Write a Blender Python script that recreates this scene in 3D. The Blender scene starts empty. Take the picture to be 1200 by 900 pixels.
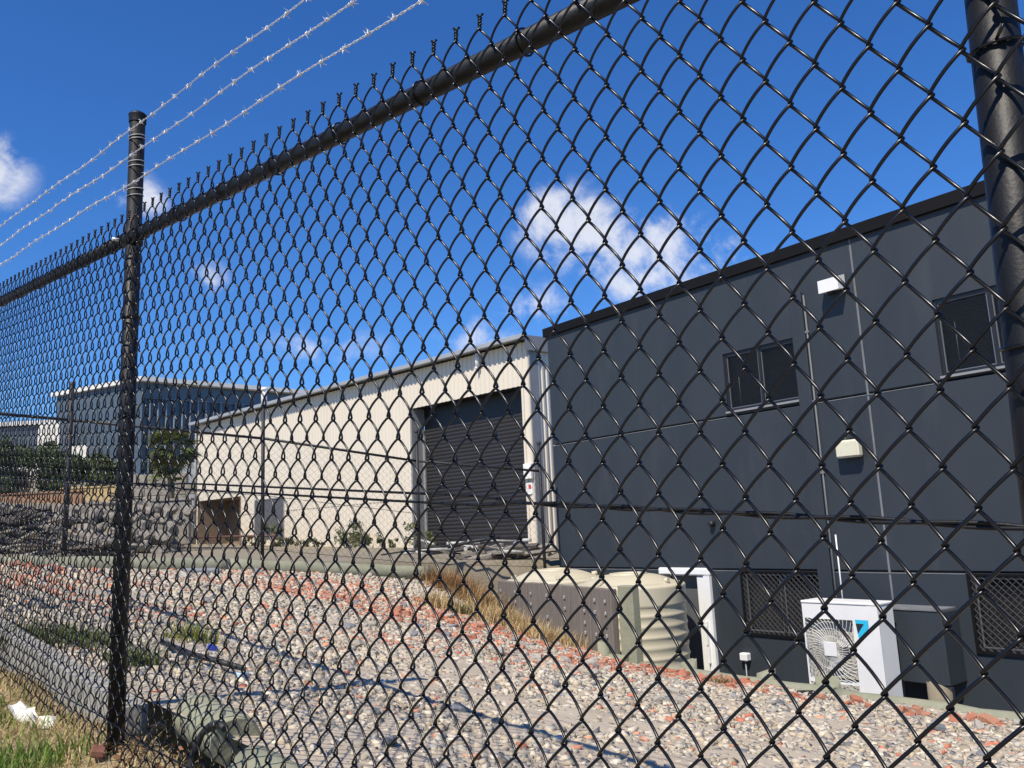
import bpy, math, random
import numpy as np
from mathutils import Vector, Matrix
random.seed(7); rng = np.random.default_rng(7)
R = math.radians
scene = bpy.context.scene
col = scene.collection

# ------------------------------------------------------------------ camera
EYE = Vector((0, 0, 1.6))
cam_data = bpy.data.cameras.new('camera'); cam = bpy.data.objects.new('camera', cam_data); col.objects.link(cam)
cam_data.sensor_width = 36; cam_data.lens = 36 * 966 / 1200
cam_data.clip_start = 0.02; cam_data.clip_end = 4000
cx = Vector((0.99893416, 0.00798073, -0.0454626))
cu = Vector((0.04615777, -0.17271678, 0.98388941))
cz = -Vector((0.0, 0.9849392, 0.17290107))
m3 = Matrix((cx, cu, cz)).transposed()
cam.matrix_world = Matrix.Translation(EYE) @ m3.to_4x4()
scene.camera = cam

# ------------------------------------------------------------------ sky, sun, exposure
SUN_TO = Vector((-0.45, -0.893, 0)).normalized()          # horizontal direction towards the sun
ELEV = R(52)
world = bpy.data.worlds.new('World'); scene.world = world; world.use_nodes = True
nt = world.node_tree; N = nt.nodes; L = nt.links
bg = N['Background']; bg.inputs['Strength'].default_value = 0.112
sky = N.new('ShaderNodeTexSky'); sky.sky_type = 'NISHITA'; sky.sun_disc = False
sky.sun_elevation = ELEV; sky.sun_rotation = math.atan2(SUN_TO.x, SUN_TO.y)
sky.air_density = 1.0; sky.dust_density = 0.15; sky.ozone_density = 3.0; sky.altitude = 50
hs = N.new('ShaderNodeHueSaturation'); hs.inputs['Saturation'].default_value = 1.2; hs.inputs['Value'].default_value = 1.0
L.new(sky.outputs[0], hs.inputs['Color'])
tint = N.new('ShaderNodeMixRGB'); tint.blend_type = 'MULTIPLY'; tint.inputs['Fac'].default_value = 1; tint.inputs['Color2'].default_value = (.57, .855, 1.22, 1); L.new(hs.outputs[0], tint.inputs['Color1'])
tc = N.new('ShaderNodeTexCoord')
def wmath(op, a, b=None, c=None):
    n = N.new('ShaderNodeMath'); n.operation = op
    for i, x in enumerate((a, b, c)):
        if x is None: continue
        if isinstance(x, (int, float)): n.inputs[i].default_value = x
        else: L.new(x, n.inputs[i])
    return n.outputs[0]
def cloud_mask(c, r, sx, sz):
    s = N.new('ShaderNodeVectorMath'); s.operation = 'SUBTRACT'; L.new(tc.outputs['Generated'], s.inputs[0]); s.inputs[1].default_value = c
    m = N.new('ShaderNodeVectorMath'); m.operation = 'MULTIPLY'; L.new(s.outputs[0], m.inputs[0]); m.inputs[1].default_value = (sx, sx, sz)
    l = N.new('ShaderNodeVectorMath'); l.operation = 'LENGTH'; L.new(m.outputs[0], l.inputs[0])
    return wmath('SUBTRACT', 1.0, wmath('DIVIDE', l.outputs['Value'], r))
# fair weather cumulus: a few in view, more of the same kind all round the sky
masks = [((0.070, 0.930, 0.352), .075, 1, 1.3, 1.0), ((0.105, 0.935, 0.335), .08, 1, 1.5, 1.0), ((0.155, 0.935, 0.315), .07, 1, 1.6, .8), ((0.195, 0.93, 0.318), .075, 1, 1.4, .95), ((0.165, .945, .283), .06, .8, 1.7, .8),
         ((-0.52, 0.772, 0.378), .055, 1, 1.2, 1.0), ((-0.39, 0.84, 0.372), .032, 1, 1.1, .75), ((-0.335, 0.893, 0.292), .03, 1, 1.3, .5),
         ((-0.035, 0.971, 0.228), .06, .8, 1.8, .5), ((0.04, .965, .262), .06, .8, 1.6, .55), ((-.22, .945, .22), .05, .6, 1.8, .4), ((.26, .91, .30), .06, 1, 1.5, .6),
         ((0.75, 0.5, 0.38), .16, 1, 2.0, 1), ((-0.9, 0.2, 0.35), .16, 1, 2.0, 1), ((-0.5, -0.78, 0.33), .18, 1, 2.1, 1), ((0.6, -0.7, 0.35), .17, 1, 2.0, 1)]
acc = None
for c, r, sx, sz, wt in masks:
    v = wmath('MULTIPLY', cloud_mask(c, r, sx, sz), wt)
    acc = v if acc is None else wmath('MAXIMUM', acc, v)
noi = N.new('ShaderNodeTexNoise'); noi.inputs['Scale'].default_value = 17; noi.inputs['Detail'].default_value = 11; noi.inputs['Roughness'].default_value = 0.64; noi.inputs['Distortion'].default_value = .25
L.new(tc.outputs['Generated'], noi.inputs['Vector'])
dens = wmath('ADD', wmath('MULTIPLY', acc, 0.70), wmath('MULTIPLY', wmath('SUBTRACT', noi.outputs['Fac'], 0.5), 2.4))
ramp = N.new('ShaderNodeMapRange'); ramp.interpolation_type = 'SMOOTHSTEP'
ramp.inputs['From Min'].default_value = -0.04; ramp.inputs['From Max'].default_value = 0.72
ramp.inputs['To Min'].default_value = 0; ramp.inputs['To Max'].default_value = 0.80
L.new(dens, ramp.inputs['Value'])
gate = N.new('ShaderNodeMapRange'); gate.inputs['From Min'].default_value = -0.05; gate.inputs['From Max'].default_value = 0.4; L.new(acc, gate.inputs['Value'])
fac = wmath('MULTIPLY', ramp.outputs[0], gate.outputs[0])
mx = N.new('ShaderNodeMixRGB'); L.new(fac, mx.inputs['Fac']); L.new(tint.outputs[0], mx.inputs['Color1'])
mx.inputs['Color2'].default_value = (7.0, 7.1, 7.4, 1)
L.new(mx.outputs[0], bg.inputs['Color'])

sun_d = bpy.data.lights.new('sun', 'SUN'); sun_d.energy = 4.9; sun_d.angle = R(0.53); sun_d.color = (1.0, 0.91, 0.775)
sun = bpy.data.objects.new('sun', sun_d); col.objects.link(sun)
sdir = Vector((SUN_TO.x * math.cos(ELEV), SUN_TO.y * math.cos(ELEV), math.sin(ELEV)))
sun.rotation_euler = sdir.to_track_quat('Z', 'Y').to_euler(); sun.location = (-6, -10, 20)
vs = scene.view_settings; vs.view_transform = 'Standard'; vs.look = 'None'; vs.gamma = 1; vs.exposure = 0.22
vs.use_curve_mapping = False

# ------------------------------------------------------------------ helpers
def mat(name, c, rough=0.7, c2=None, scale=8.0, amt=0.5, bump=0.0, bscale=None, metal=0.0, spec=0.5, stretch=None, detail=6, rvar=0.0, spots=None, coat=0):
    m = bpy.data.materials.new(name); m.use_nodes = True
    nt = m.node_tree; p = nt.nodes['Principled BSDF']; n = nt.nodes; l = nt.links
    p.inputs['Roughness'].default_value = rough; p.inputs['Metallic'].default_value = metal
    p.inputs['Specular IOR Level'].default_value = spec
    if coat: p.inputs['Coat Weight'].default_value = coat; p.inputs['Coat Roughness'].default_value = .2
    c = (*c, 1)
    if c2 is None and not bump:
        p.inputs['Base Color'].default_value = c; return m
    tcn = n.new('ShaderNodeTexCoord'); mp = n.new('ShaderNodeMapping'); l.new(tcn.outputs['Object'], mp.inputs['Vector'])
    if stretch: mp.inputs['Scale'].default_value = stretch
    no = n.new('ShaderNodeTexNoise'); no.inputs['Scale'].default_value = scale; no.inputs['Detail'].default_value = detail; no.inputs['Roughness'].default_value = .62
    l.new(mp.outputs[0], no.inputs['Vector'])
    if c2 is not None:
        rr = n.new('ShaderNodeMapRange'); rr.inputs['From Min'].default_value = 0.5 - .28 ; rr.inputs['From Max'].default_value = 0.5 + .28
        rr.inputs['To Max'].default_value = 1
        l.new(no.outputs['Fac'], rr.inputs['Value'])
        mxn = n.new('ShaderNodeMixRGB'); l.new(rr.outputs[0], mxn.inputs['Fac'])
        mxn.inputs['Color1'].default_value = c; mxn.inputs['Color2'].default_value = (*c2, 1)
        out = mxn.outputs[0]
        if spots:
            sc, ss, sa = spots
            n2 = n.new('ShaderNodeTexNoise'); n2.inputs['Scale'].default_value = ss; n2.inputs['Detail'].default_value = 8; n2.inputs['Roughness'].default_value = .7
            l.new(mp.outputs[0], n2.inputs['Vector'])
            r2 = n.new('ShaderNodeMapRange'); r2.inputs['From Min'].default_value = .56; r2.inputs['From Max'].default_value = .72; r2.inputs['To Max'].default_value = sa
            l.new(n2.outputs['Fac'], r2.inputs['Value'])
            m2 = n.new('ShaderNodeMixRGB'); l.new(r2.outputs[0], m2.inputs['Fac']); l.new(out, m2.inputs['Color1']); m2.inputs['Color2'].default_value = (*sc, 1)
            out = m2.outputs[0]
        l.new(out, p.inputs['Base Color'])
    else: p.inputs['Base Color'].default_value = c
    if rvar:
        rv = n.new('ShaderNodeMapRange'); rv.inputs['To Min'].default_value = max(0, rough - rvar); rv.inputs['To Max'].default_value = min(1, rough + rvar)
        l.new(no.outputs['Fac'], rv.inputs['Value']); l.new(rv.outputs[0], p.inputs['Roughness'])
    if bump:
        nb_ = n.new('ShaderNodeTexNoise'); nb_.inputs['Scale'].default_value = bscale or scale * 4; nb_.inputs['Detail'].default_value = 6
        l.new(mp.outputs[0], nb_.inputs['Vector'])
        bm_ = n.new('ShaderNodeBump'); bm_.inputs['Strength'].default_value = bump; bm_.inputs['Distance'].default_value = .01
        l.new(nb_.outputs['Fac'], bm_.inputs['Height']); l.new(bm_.outputs[0], p.inputs['Normal'])
    return m

def attr_mat(name, rough=.85, bump=.4, bscale=60, trans=0.0, var=0.25):
    """colour of each piece comes from its own colour attribute, with fine grain on top"""
    m = bpy.data.materials.new(name); m.use_nodes = True
    nt = m.node_tree; p = nt.nodes['Principled BSDF']; n = nt.nodes; l = nt.links
    p.inputs['Roughness'].default_value = rough; p.inputs['Specular IOR Level'].default_value = .3
    a = n.new('ShaderNodeAttribute'); a.attribute_name = 'tint'
    tcn = n.new('ShaderNodeTexCoord')
    no = n.new('ShaderNodeTexNoise'); no.inputs['Scale'].default_value = bscale; no.inputs['Detail'].default_value = 4
    l.new(tcn.outputs['Object'], no.inputs['Vector'])
    rr = n.new('ShaderNodeMapRange'); rr.inputs['To Min'].default_value = 1 - var; rr.inputs['To Max'].default_value = 1 + var; l.new(no.outputs['Fac'], rr.inputs['Value'])
    mu = n.new('ShaderNodeVectorMath'); mu.operation = 'SCALE'; l.new(a.outputs['Color'], mu.inputs[0]); l.new(rr.outputs[0], mu.inputs['Scale'])
    l.new(mu.outputs[0], p.inputs['Base Color'])
    if bump:
        b = n.new('ShaderNodeBump'); b.inputs['Strength'].default_value = bump; b.inputs['Distance'].default_value = .004
        l.new(no.outputs['Fac'], b.inputs['Height']); l.new(b.outputs[0], p.inputs['Normal'])
    if trans:
        t = n.new('ShaderNodeBsdfTranslucent'); l.new(mu.outputs[0], t.inputs['Color'])
        ms = n.new('ShaderNodeMixShader'); ms.inputs['Fac'].default_value = trans
        o = n['Material Output']; l.new(p.outputs[0], ms.inputs[1]); l.new(t.outputs[0], ms.inputs[2]); l.new(ms.outputs[0], o.inputs['Surface'])
    return m

class MB:
    def __init__(s): s.v = []; s.f = []; s.sm = []
    def add(s, verts, faces, smooth=False):
        o = len(s.v); s.v += [tuple(map(float, p)) for p in verts]; s.f += [tuple(i + o for i in f) for f in faces]; s.sm += [smooth] * len(faces)
        return s
    def box(s, x0, x1, y0, y1, z0, z1, bev=0.0):
        if x0 > x1: x0, x1 = x1, x0
        if y0 > y1: y0, y1 = y1, y0
        if z0 > z1: z0, z1 = z1, z0
        if not bev:
            v = [(x, y, z) for z in (z0, z1) for y in (y0, y1) for x in (x0, x1)]
            return s.add(v, [(0, 2, 3, 1), (4, 5, 7, 6), (0, 1, 5, 4), (2, 6, 7, 3), (0, 4, 6, 2), (1, 3, 7, 5)])
        b = min(bev, (x1 - x0) / 2.2, (y1 - y0) / 2.2, (z1 - z0) / 2.2)
        X = (x0, x1); Y = (y0, y1); Z = (z0, z1); v = []; idx = {}
        for i in (0, 1):
            for j in (0, 1):
                for k in (0, 1):
                    dx = b if i == 0 else -b; dy = b if j == 0 else -b; dz = b if k == 0 else -b
                    idx[i, j, k, 0] = len(v); v.append((X[i], Y[j] + dy, Z[k] + dz))
                    idx[i, j, k, 1] = len(v); v.append((X[i] + dx, Y[j], Z[k] + dz))
                    idx[i, j, k, 2] = len(v); v.append((X[i] + dx, Y[j] + dy, Z[k]))
        f = []
        g = lambda i, j, k, a: idx[i, j, k, a]
        f.append((g(0,0,0,0), g(0,0,1,0), g(0,1,1,0), g(0,1,0,0))); f.append((g(1,0,0,0), g(1,1,0,0), g(1,1,1,0), g(1,0,1,0)))
        f.append((g(0,0,0,1), g(1,0,0,1), g(1,0,1,1), g(0,0,1,1))); f.append((g(0,1,0,1), g(0,1,1,1), g(1,1,1,1), g(1,1,0,1)))
        f.append((g(0,0,0,2), g(0,1,0,2), g(1,1,0,2), g(1,0,0,2))); f.append((g(0,0,1,2), g(1,0,1,2), g(1,1,1,2), g(0,1,1,2)))
        for i in (0, 1):
            for j in (0, 1): f.append((g(i,j,0,0), g(i,j,1,0), g(i,j,1,1), g(i,j,0,1)))
            for k in (0, 1): f.append((g(i,0,k,0), g(i,1,k,0), g(i,1,k,2), g(i,0,k,2)))
        for j in (0, 1):
            for k in (0, 1): f.append((g(0,j,k,1), g(1,j,k,1), g(1,j,k,2), g(0,j,k,2)))
        for i in (0, 1):
            for j in (0, 1):
                for k in (0, 1): f.append((g(i,j,k,0), g(i,j,k,1), g(i,j,k,2)))
        return s.add(v, f)
    def tube(s, pts, r, n=8, cap=True, smooth=True):
        pts = [Vector(p) for p in pts]; rs = r if hasattr(r, '__len__') else [r] * len(pts)
        V = []; prev = None
        for i, p in enumerate(pts):
            t = (pts[min(i + 1, len(pts) - 1)] - pts[max(i - 1, 0)]).normalized()
            a = Vector((0, 0, 1)) if abs(t.z) < .95 else Vector((1, 0, 0))
            if prev is not None: a = prev
            u = (a - t * a.dot(t)).normalized(); w = t.cross(u); prev = u
            V += [p + (u * math.cos(2 * math.pi * k / n) + w * math.sin(2 * math.pi * k / n)) * rs[i] for k in range(n)]
        F = [(i * n + k, i * n + (k + 1) % n, (i + 1) * n + (k + 1) % n, (i + 1) * n + k) for i in range(len(pts) - 1) for k in range(n)]
        s.add(V, F, smooth)
        if cap:
            o = len(s.v) - len(V); m = len(pts) - 1
            s.f += [tuple(o + k for k in range(n))[::-1], tuple(o + m * n + k for k in range(n))]; s.sm += [False, False]
        return s
    def lathe(s, prof, c=(0, 0, 0), n=32, smooth=True):
        V = [(c[0] + r * math.cos(2 * math.pi * k / n), c[1] + r * math.sin(2 * math.pi * k / n), c[2] + z) for r, z in prof for k in range(n)]
        F = [(i * n + k, i * n + (k + 1) % n, (i + 1) * n + (k + 1) % n, (i + 1) * n + k) for i in range(len(prof) - 1) for k in range(n)]
        return s.add(V, F, smooth)
    def mesh(s, name='mesh'):
        me = bpy.data.meshes.new(name); me.from_pydata(s.v, [], s.f)
        if any(s.sm): me.polygons.foreach_set('use_smooth', s.sm)
        me.update(); return me
    def build(s, name, m, parent=None, loc=None, rot=None): return obj(name, s.mesh(name), m, parent, loc, rot)

def obj(name, me, m, parent=None, loc=None, rot=None):
    o = bpy.data.objects.new(name, me); col.objects.link(o)
    if m is not None and len(me.materials) == 0: me.materials.append(m)
    if parent is not None: o.parent = parent
    if loc is not None: o.location = loc
    if rot is not None: o.rotation_euler = rot
    return o
def tag(o, label, cat, group=None, kind=None):
    o['label'] = label; o['category'] = cat
    if group: o['group'] = group
    if kind: o['kind'] = kind
    return o
def thing(name, label, cat, loc=(0, 0, 0), rz=0, group=None):
    o = bpy.data.objects.new(name, None); col.objects.link(o); o.empty_display_size = .2
    o.location = loc; o.rotation_euler = (0, 0, rz)
    return tag(o, label, cat, group)
def np_mesh(name, V, F, tint=None, smooth=False):
    """V (n,3), F (m,k) constant k; tint per face corner colour or per vertex"""
    me = bpy.data.meshes.new(name); k = F.shape[1]
    me.vertices.add(len(V)); me.vertices.foreach_set('co', np.ascontiguousarray(V, dtype=np.float32).ravel())
    me.loops.add(F.size); me.loops.foreach_set('vertex_index', np.ascontiguousarray(F, dtype=np.int32).ravel())
    me.polygons.add(len(F)); me.polygons.foreach_set('loop_start', np.arange(0, F.size, k, dtype=np.int32))
    me.polygons.foreach_set('loop_total', np.full(len(F), k, dtype=np.int32))
    me.update(calc_edges=True)
    if smooth: me.polygons.foreach_set('use_smooth', np.ones(len(F), bool))
    if tint is not None:
        a = me.color_attributes.new('tint', 'FLOAT_COLOR', 'POINT')
        c = np.ones((len(V), 4), np.float32); c[:, :3] = tint; a.data.foreach_set('color', c.ravel())
    me.validate(); return me

# the three directions of the place: street fence, dark building, pale shed (x right along it, y away, z up)
FENCE_ROT = math.atan2(-.7085, .7057); BLD_ROT = math.atan2(-.7867, .6173); SHED_ROT = math.atan2(-.6921, .7218)
def fr(rot, u, v, z=0.0):
    return Vector((u * math.cos(rot) - v * math.sin(rot), u * math.sin(rot) + v * math.cos(rot), z))
def fence_pt(s, D, z=0.0): return fr(FENCE_ROT, -s, D, z)
def bld_pt(s, D, z=0.0): return fr(BLD_ROT, -s, D, z)

# ------------------------------------------------------------------ materials
M_BLACKWIRE = mat('black_pvc_wire', (.004, .004, .005), .27, spec=.42)
M_POST = mat('black_powder_coat', (.006, .0064, .0072), .5, c2=(.0095, .0095, .010), scale=30, bump=.08, bscale=220, spec=.35)
M_GALV = mat('galvanised_wire', (.74, .75, .76), .42, c2=(.58, .59, .60), scale=60, metal=.35)
M_BACKPOST = mat('aged_black_paint', (.014, .014, .016), .6, c2=(.022, .022, .024), scale=14)
M_PANEL = mat('charcoal_painted_concrete', (.0205, .0275, .0345), .58, c2=(.0285, .037, .0455), scale=1.6, stretch=(1, 1, .28), bump=.12, bscale=90, spots=((.07, .075, .08), 2.3, .25), rvar=.1)
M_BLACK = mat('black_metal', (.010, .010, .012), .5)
M_FASCIA = mat('black_fascia', (.003, .003, .004), .75, c2=(.005, .005, .006), scale=4, spec=.2)
M_ALU = mat('bronze_aluminium', (.025, .026, .028), .38, metal=.35)
M_ALUL = mat('grey_aluminium', (.17, .175, .18), .45, metal=.4)
M_GRILLE = mat('dull_grey_grille', (.075, .076, .078), .6)
M_PALETRIM = mat('pale_grey_trim', (.20, .21, .22), .8, c2=(.10, .105, .112), scale=6, stretch=(1, 1, .6))  # pale grey for sealant and conduit, and for painted sunlit edges
M_WHITE = mat('white_paint', (.80, .80, .78), .42, c2=(.72, .72, .69), scale=5)
M_CREAM = mat('cream_plastic', (.68, .66, .50), .5, c2=(.60, .57, .42), scale=12)
M_TANK = mat('beige_polyethylene', (.57, .52, .38), .5, c2=(.50, .45, .32), scale=3, spots=((.42, .37, .25), 5, .25))
M_TANKLID = mat('dark_strainer', (.05, .05, .045), .7)
M_SHED = mat('cream_steel_sheet', (.70, .635, .52), .45, c2=(.64, .575, .465), scale=1.2, stretch=(1, 1, .25), spots=((.50, .44, .35), 1.6, .25), rvar=.08)
M_SHEDGREY = mat('grey_flashing', (.27, .27, .27), .5, c2=(.22, .22, .22), scale=3)
M_ROOF = mat('zinc_roof', (.45, .45, .44), .4, c2=(.36, .36, .36), scale=2, metal=.3)
M_ROLLER = mat('charcoal_roller_door', (.017, .016, .017), .5, c2=(.026, .025, .026), scale=2, stretch=(.3, 1, 2))
M_JAMB = mat('grey_jamb', (.20, .205, .20), .6, c2=(.26, .26, .25), scale=3)
M_BROWN = mat('brown_brick_render', (.21, .15, .105), .85, c2=(.27, .20, .14), scale=5)
M_GREYDOOR = mat('slate_grey_door', (.085, .09, .10), .5, c2=(.11, .115, .12), scale=3)
M_PINE = mat('green_treated_pine', (.20, .21, .14), .85, c2=(.30, .295, .21), scale=6, stretch=(1, 1, 1), bump=.4, bscale=30, spots=((.30, .27, .20), 9, .5))
M_STUMP = mat('weathered_stump', (.27, .22, .15), .9, c2=(.18, .16, .11), scale=12, bump=.5, bscale=40)
M_GREYWOOD = mat('grey_weathered_timber', (.125, .105, .088), .9, c2=(.20, .175, .15), scale=5, stretch=(5, 5, .5), bump=.5, bscale=14, spots=((.30, .28, .26), 3, .4))
M_SLEEPER = mat('pale_concrete_sleeper', (.36, .345, .30), .9, c2=(.27, .255, .22), scale=5, bump=.4, bscale=40, spots=((.17, .16, .13), 3, .5))
M_BOLT = mat('galvanised_bolt', (.6, .6, .6), .4, metal=.7)
M_SAND = mat('sandy_soil', (.50, .43, .33), .95, c2=(.40, .33, .24), scale=2.2, bump=.8, bscale=35, spots=((.40, .36, .30), 8, .6))
M_YARD = mat('yard_soil', (.29, .245, .175), .95, c2=(.20, .17, .11), scale=.5, bump=.8, bscale=8, spots=((.14, .13, .07), 1.3, .7))
M_VERGE = mat('verge_soil', (.26, .20, .12), .95, c2=(.33, .26, .15), scale=6, bump=.7, bscale=40)
M_APRON = mat('concrete_apron', (.24, .23, .21), .9, c2=(.18, .175, .16), scale=2, bump=.2)
M_BLIND = mat('dark_venetian_blind', (.085, .075, .062), .6)
M_CURTAIN = mat('dark_curtain', (.03, .028, .026), .8)
M_HEDGESTEM = mat('bark', (.11, .085, .06), .9, c2=(.16, .13, .1), scale=8, bump=.5)
M_STONE = attr_mat('crushed_stone', .92, .5, 90, var=.22)
M_LEAF = attr_mat('leaf', .6, 0, 8, trans=.28, var=.3)
M_STRAW = attr_mat('grass_blade', .7, 0, 5, trans=.3, var=.2)
M_BRICK = mat('broken_brick', (.50, .19, .11), .95, c2=(.42, .16, .095), scale=22, bump=.6, bscale=80, spots=((.50, .36, .27), 18, .6))
M_BRICK2 = mat('pale_broken_brick', (.52, .26, .16), .95, c2=(.42, .18, .11), scale=22, bump=.6, bscale=80, spots=((.55, .48, .38), 14, .8))
M_ROCKP = mat('pale_concrete_lump', (.50, .46, .39), .95, c2=(.38, .35, .30), scale=14, bump=.6, bscale=70)
M_ROCKD = mat('blue_grey_stone', (.19, .20, .215), .9, c2=(.26, .265, .27), scale=14, bump=.6, bscale=70)
M_BOULDER = mat('grey_boulder', (.31, .275, .225), .95, c2=(.16, .145, .12), scale=3, bump=.8, bscale=12, spots=((.36, .34, .30), 2, .6))
M_BLOCK = mat('stained_concrete_block', (.31, .28, .235), .95, c2=(.22, .20, .17), scale=1.5, bump=.4, spots=((.13, .12, .10), 1, .6))
M_FROND = attr_mat('palm_frond', .5, 0, 8, trans=.25, var=.25)

def glass(name, c, rough=.04):
    m = bpy.data.materials.new(name); m.use_nodes = True; p = m.node_tree.nodes['Principled BSDF']
    p.inputs['Base Color'].default_value = (*c, 1); p.inputs['Roughness'].default_value = rough; p.inputs['Alpha'].default_value = .25
    p.inputs['Specular IOR Level'].default_value = .25
    return m
M_GLASS = glass('tinted_glass', (.02, .022, .025))

# ------------------------------------------------------------------ ground heights
def rbf(P):
    P = np.array(P, float); n = len(P)
    d = np.linalg.norm(P[:, None, :2] - P[None, :, :2], axis=2)
    A = np.zeros((n + 3, n + 3)); A[:n, :n] = d + np.eye(n) * -.02; A[:n, n] = 1; A[:n, n + 1:] = P[:, :2]; A[n, :n] = 1; A[n + 1:, :n] = P[:, :2].T
    w = np.linalg.solve(A, np.concatenate([P[:, 2], np.zeros(3)]))
    def f(X, Y):
        X = np.asarray(X, float); Y = np.asarray(Y, float); sh = X.shape; X = X.ravel(); Y = Y.ravel()
        r = np.hypot(X[:, None] - P[None, :, 0], Y[:, None] - P[None, :, 1])
        return (r @ w[:n] + w[n] + X * w[n + 1] + Y * w[n + 2]).reshape(sh)
    return f
cp = []
for s, z in ((-3, .70), (-1, .82), (.5, .90), (2, .99), (3.5, 1.08), (5, 1.20), (7, 1.42), (9, 1.6)):
    p = fence_pt(s, 1.3); cp.append((p.x, p.y, z))
for s, z in ((-3, -.06), (0, -.05), (2, -.05), (3, -.05), (4, -.05), (5, -.05), (6, -.05), (7, -.03)):
    p = bld_pt(s, 7.12); cp.append((p.x, p.y, z))
cp += [(1.0, 10.0, .06), (.35, 11.4, .18), (-.35, 12.8, .32), (-6.14, 9.85, 1.40), (-4.97, 10.8, 1.29), (-3.67, 11.6, 1.18), (-2.6, 12.2, 1.06), (-1.4, 12.7, .86), (-8.2, 8.2, 1.55),
       (-.7, 13.0, .55)]
G = rbf(cp)
near_curve = [fence_pt(s, 1.17) for s in (9.2, 7, 5, 3.5, 2.6, 2.0, 1.0, 0.0, -1, -3)]
far_curve = [Vector((-8.4, 8.25, 0)), Vector((-6.1, 9.95, 0)), Vector((-3.65, 11.75, 0)), Vector((-1.33, 13.0, 0)), Vector((-.40, 13.1, 0)), Vector((.32, 11.45, 0)), Vector((1.0, 10.02, 0)), bld_pt(6, 7.15), bld_pt(3, 7.15), bld_pt(-3, 7.15)]
def curve_at(C, t):
    C = np.array([(c.x, c.y) for c in C]); x = np.asarray(t) * (len(C) - 1); i = np.clip(x.astype(int), 0, len(C) - 2); f = (x - i)[..., None]
    return C[i] * (1 - f) + C[i + 1] * f
def bed_xy(a, t):
    return curve_at(near_curve, a) * (1 - t[..., None]) + curve_at(far_curve, a) * t[..., None]
def noise2(x, y, sc, seed=0):
    r = np.random.default_rng(seed); out = np.zeros_like(x)
    for k in range(7):
        an = r.uniform(0, 6.28); f = sc * r.uniform(.6, 1.7); out += np.sin((x * math.cos(an) + y * math.sin(an)) * f + r.uniform(0, 6.28))
    return out / 7 * 1.6
na, nt_ = 150, 110
A_, T_ = np.meshgrid(np.linspace(0, 1, na), np.linspace(0, 1, nt_), indexing='ij')
XY = bed_xy(A_, T_); Z_ = G(XY[..., 0], XY[..., 1]) + .009 + (.016 * noise2(XY[..., 0], XY[..., 1], 5, 3) + .010 * noise2(XY[..., 0], XY[..., 1], 13, 4)) * np.clip((1 - T_) * 6, 0, 1) * np.clip(T_ * 6, 0, 1)
V = np.stack([XY[..., 0], XY[..., 1], Z_], -1).reshape(-1, 3)
idx = np.arange(na * nt_).reshape(na, nt_)
F = np.stack([idx[:-1, :-1], idx[1:, :-1], idx[1:, 1:], idx[:-1, 1:]], -1).reshape(-1, 4)
bed = obj('gravel_ground', np_mesh('gravel_ground', V, F, smooth=True), M_SAND); bed['kind'] = 'structure'
def bed_z(x, y): return float(G(np.array([x]), np.array([y]))[0])

# yard and far terrain, one sheet to the horizon
def yard_h(X, Y):
    base = 1.13 - .045 * X - .006 * Y + .0 * X
    base = np.clip(base, .2, 2.2)
    # terrace left of the shed, held by boulders
    left = (-.388 * Y - .45) - X                     # >0 on the left of the sight line along the shed's end
    k = np.clip((Y - 21.0) / 1.7, 0, 1) * np.clip(left / 1.0, 0, 1); k = k * k * (3 - 2 * k)
    base = base + k * (1.15 + np.clip((Y - 24) * .065, 0, 2.2))
    k2 = np.clip((Y - 46) / 8, 0, 1); base = base + k2 * 1.2 * np.clip(left / 3, 0, 1)
    # low ground by the dark building and under the gravel bed
    sB = -(X * math.cos(BLD_ROT) + Y * math.sin(BLD_ROT)); D = -X * math.sin(BLD_ROT) + Y * math.cos(BLD_ROT)
    w = np.clip((11.6 - sB) / .5, 0, 1)
    bf = (Y - 10.45) - (X + 5.7) * (3.35 / 6.0)       # behind the back fence
    w = np.maximum(w, np.clip((.25 - bf) / .3, 0, 1))
    return base * (1 - w) + (-1.30) * w
xs = np.concatenate([np.linspace(-900, -70, 22), np.linspace(-66, -20, 40), np.linspace(-19.5, 4, 110), np.linspace(4.5, 30, 30), np.linspace(35, 900, 24)])
ys = np.concatenate([np.linspace(-400, -20, 12), np.linspace(-16, 8, 20), np.linspace(8.3, 42, 130), np.linspace(43, 80, 36), np.linspace(88, 1500, 30)])
XX, YY = np.meshgrid(xs, ys, indexing='ij'); ZZ = yard_h(XX, YY)
ZZ = ZZ + .05 * noise2(XX, YY, 1.1, 5) * (np.abs(XX) < 60)
V = np.stack([XX, YY, ZZ], -1).reshape(-1, 3); idx = np.arange(V.shape[0]).reshape(XX.shape)
F = np.stack([idx[:-1, :-1], idx[1:, :-1], idx[1:, 1:], idx[:-1, 1:]], -1).reshape(-1, 4)
gr = obj('ground', np_mesh('ground', V, F, smooth=True), M_YARD); gr['kind'] = 'structure'
def yard_z(x, y): return float(yard_h(np.array([x]), np.array([y]))[0])

# concrete apron along the dark building
ap = MB(); c = [bld_pt(-12, 7.3), bld_pt(11.3, 7.3), bld_pt(11.3, 9.5), bld_pt(-12, 9.5)]
ap.add([(p.x, p.y, -1.22) for p in c] + [(p.x, p.y, -1.4) for p in c], [(0, 3, 2, 1), (0, 1, 5, 4), (1, 2, 6, 5), (2, 3, 7, 6), (3, 0, 4, 7)])
ap.build('pavement', M_APRON)['kind'] = 'structure'

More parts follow.
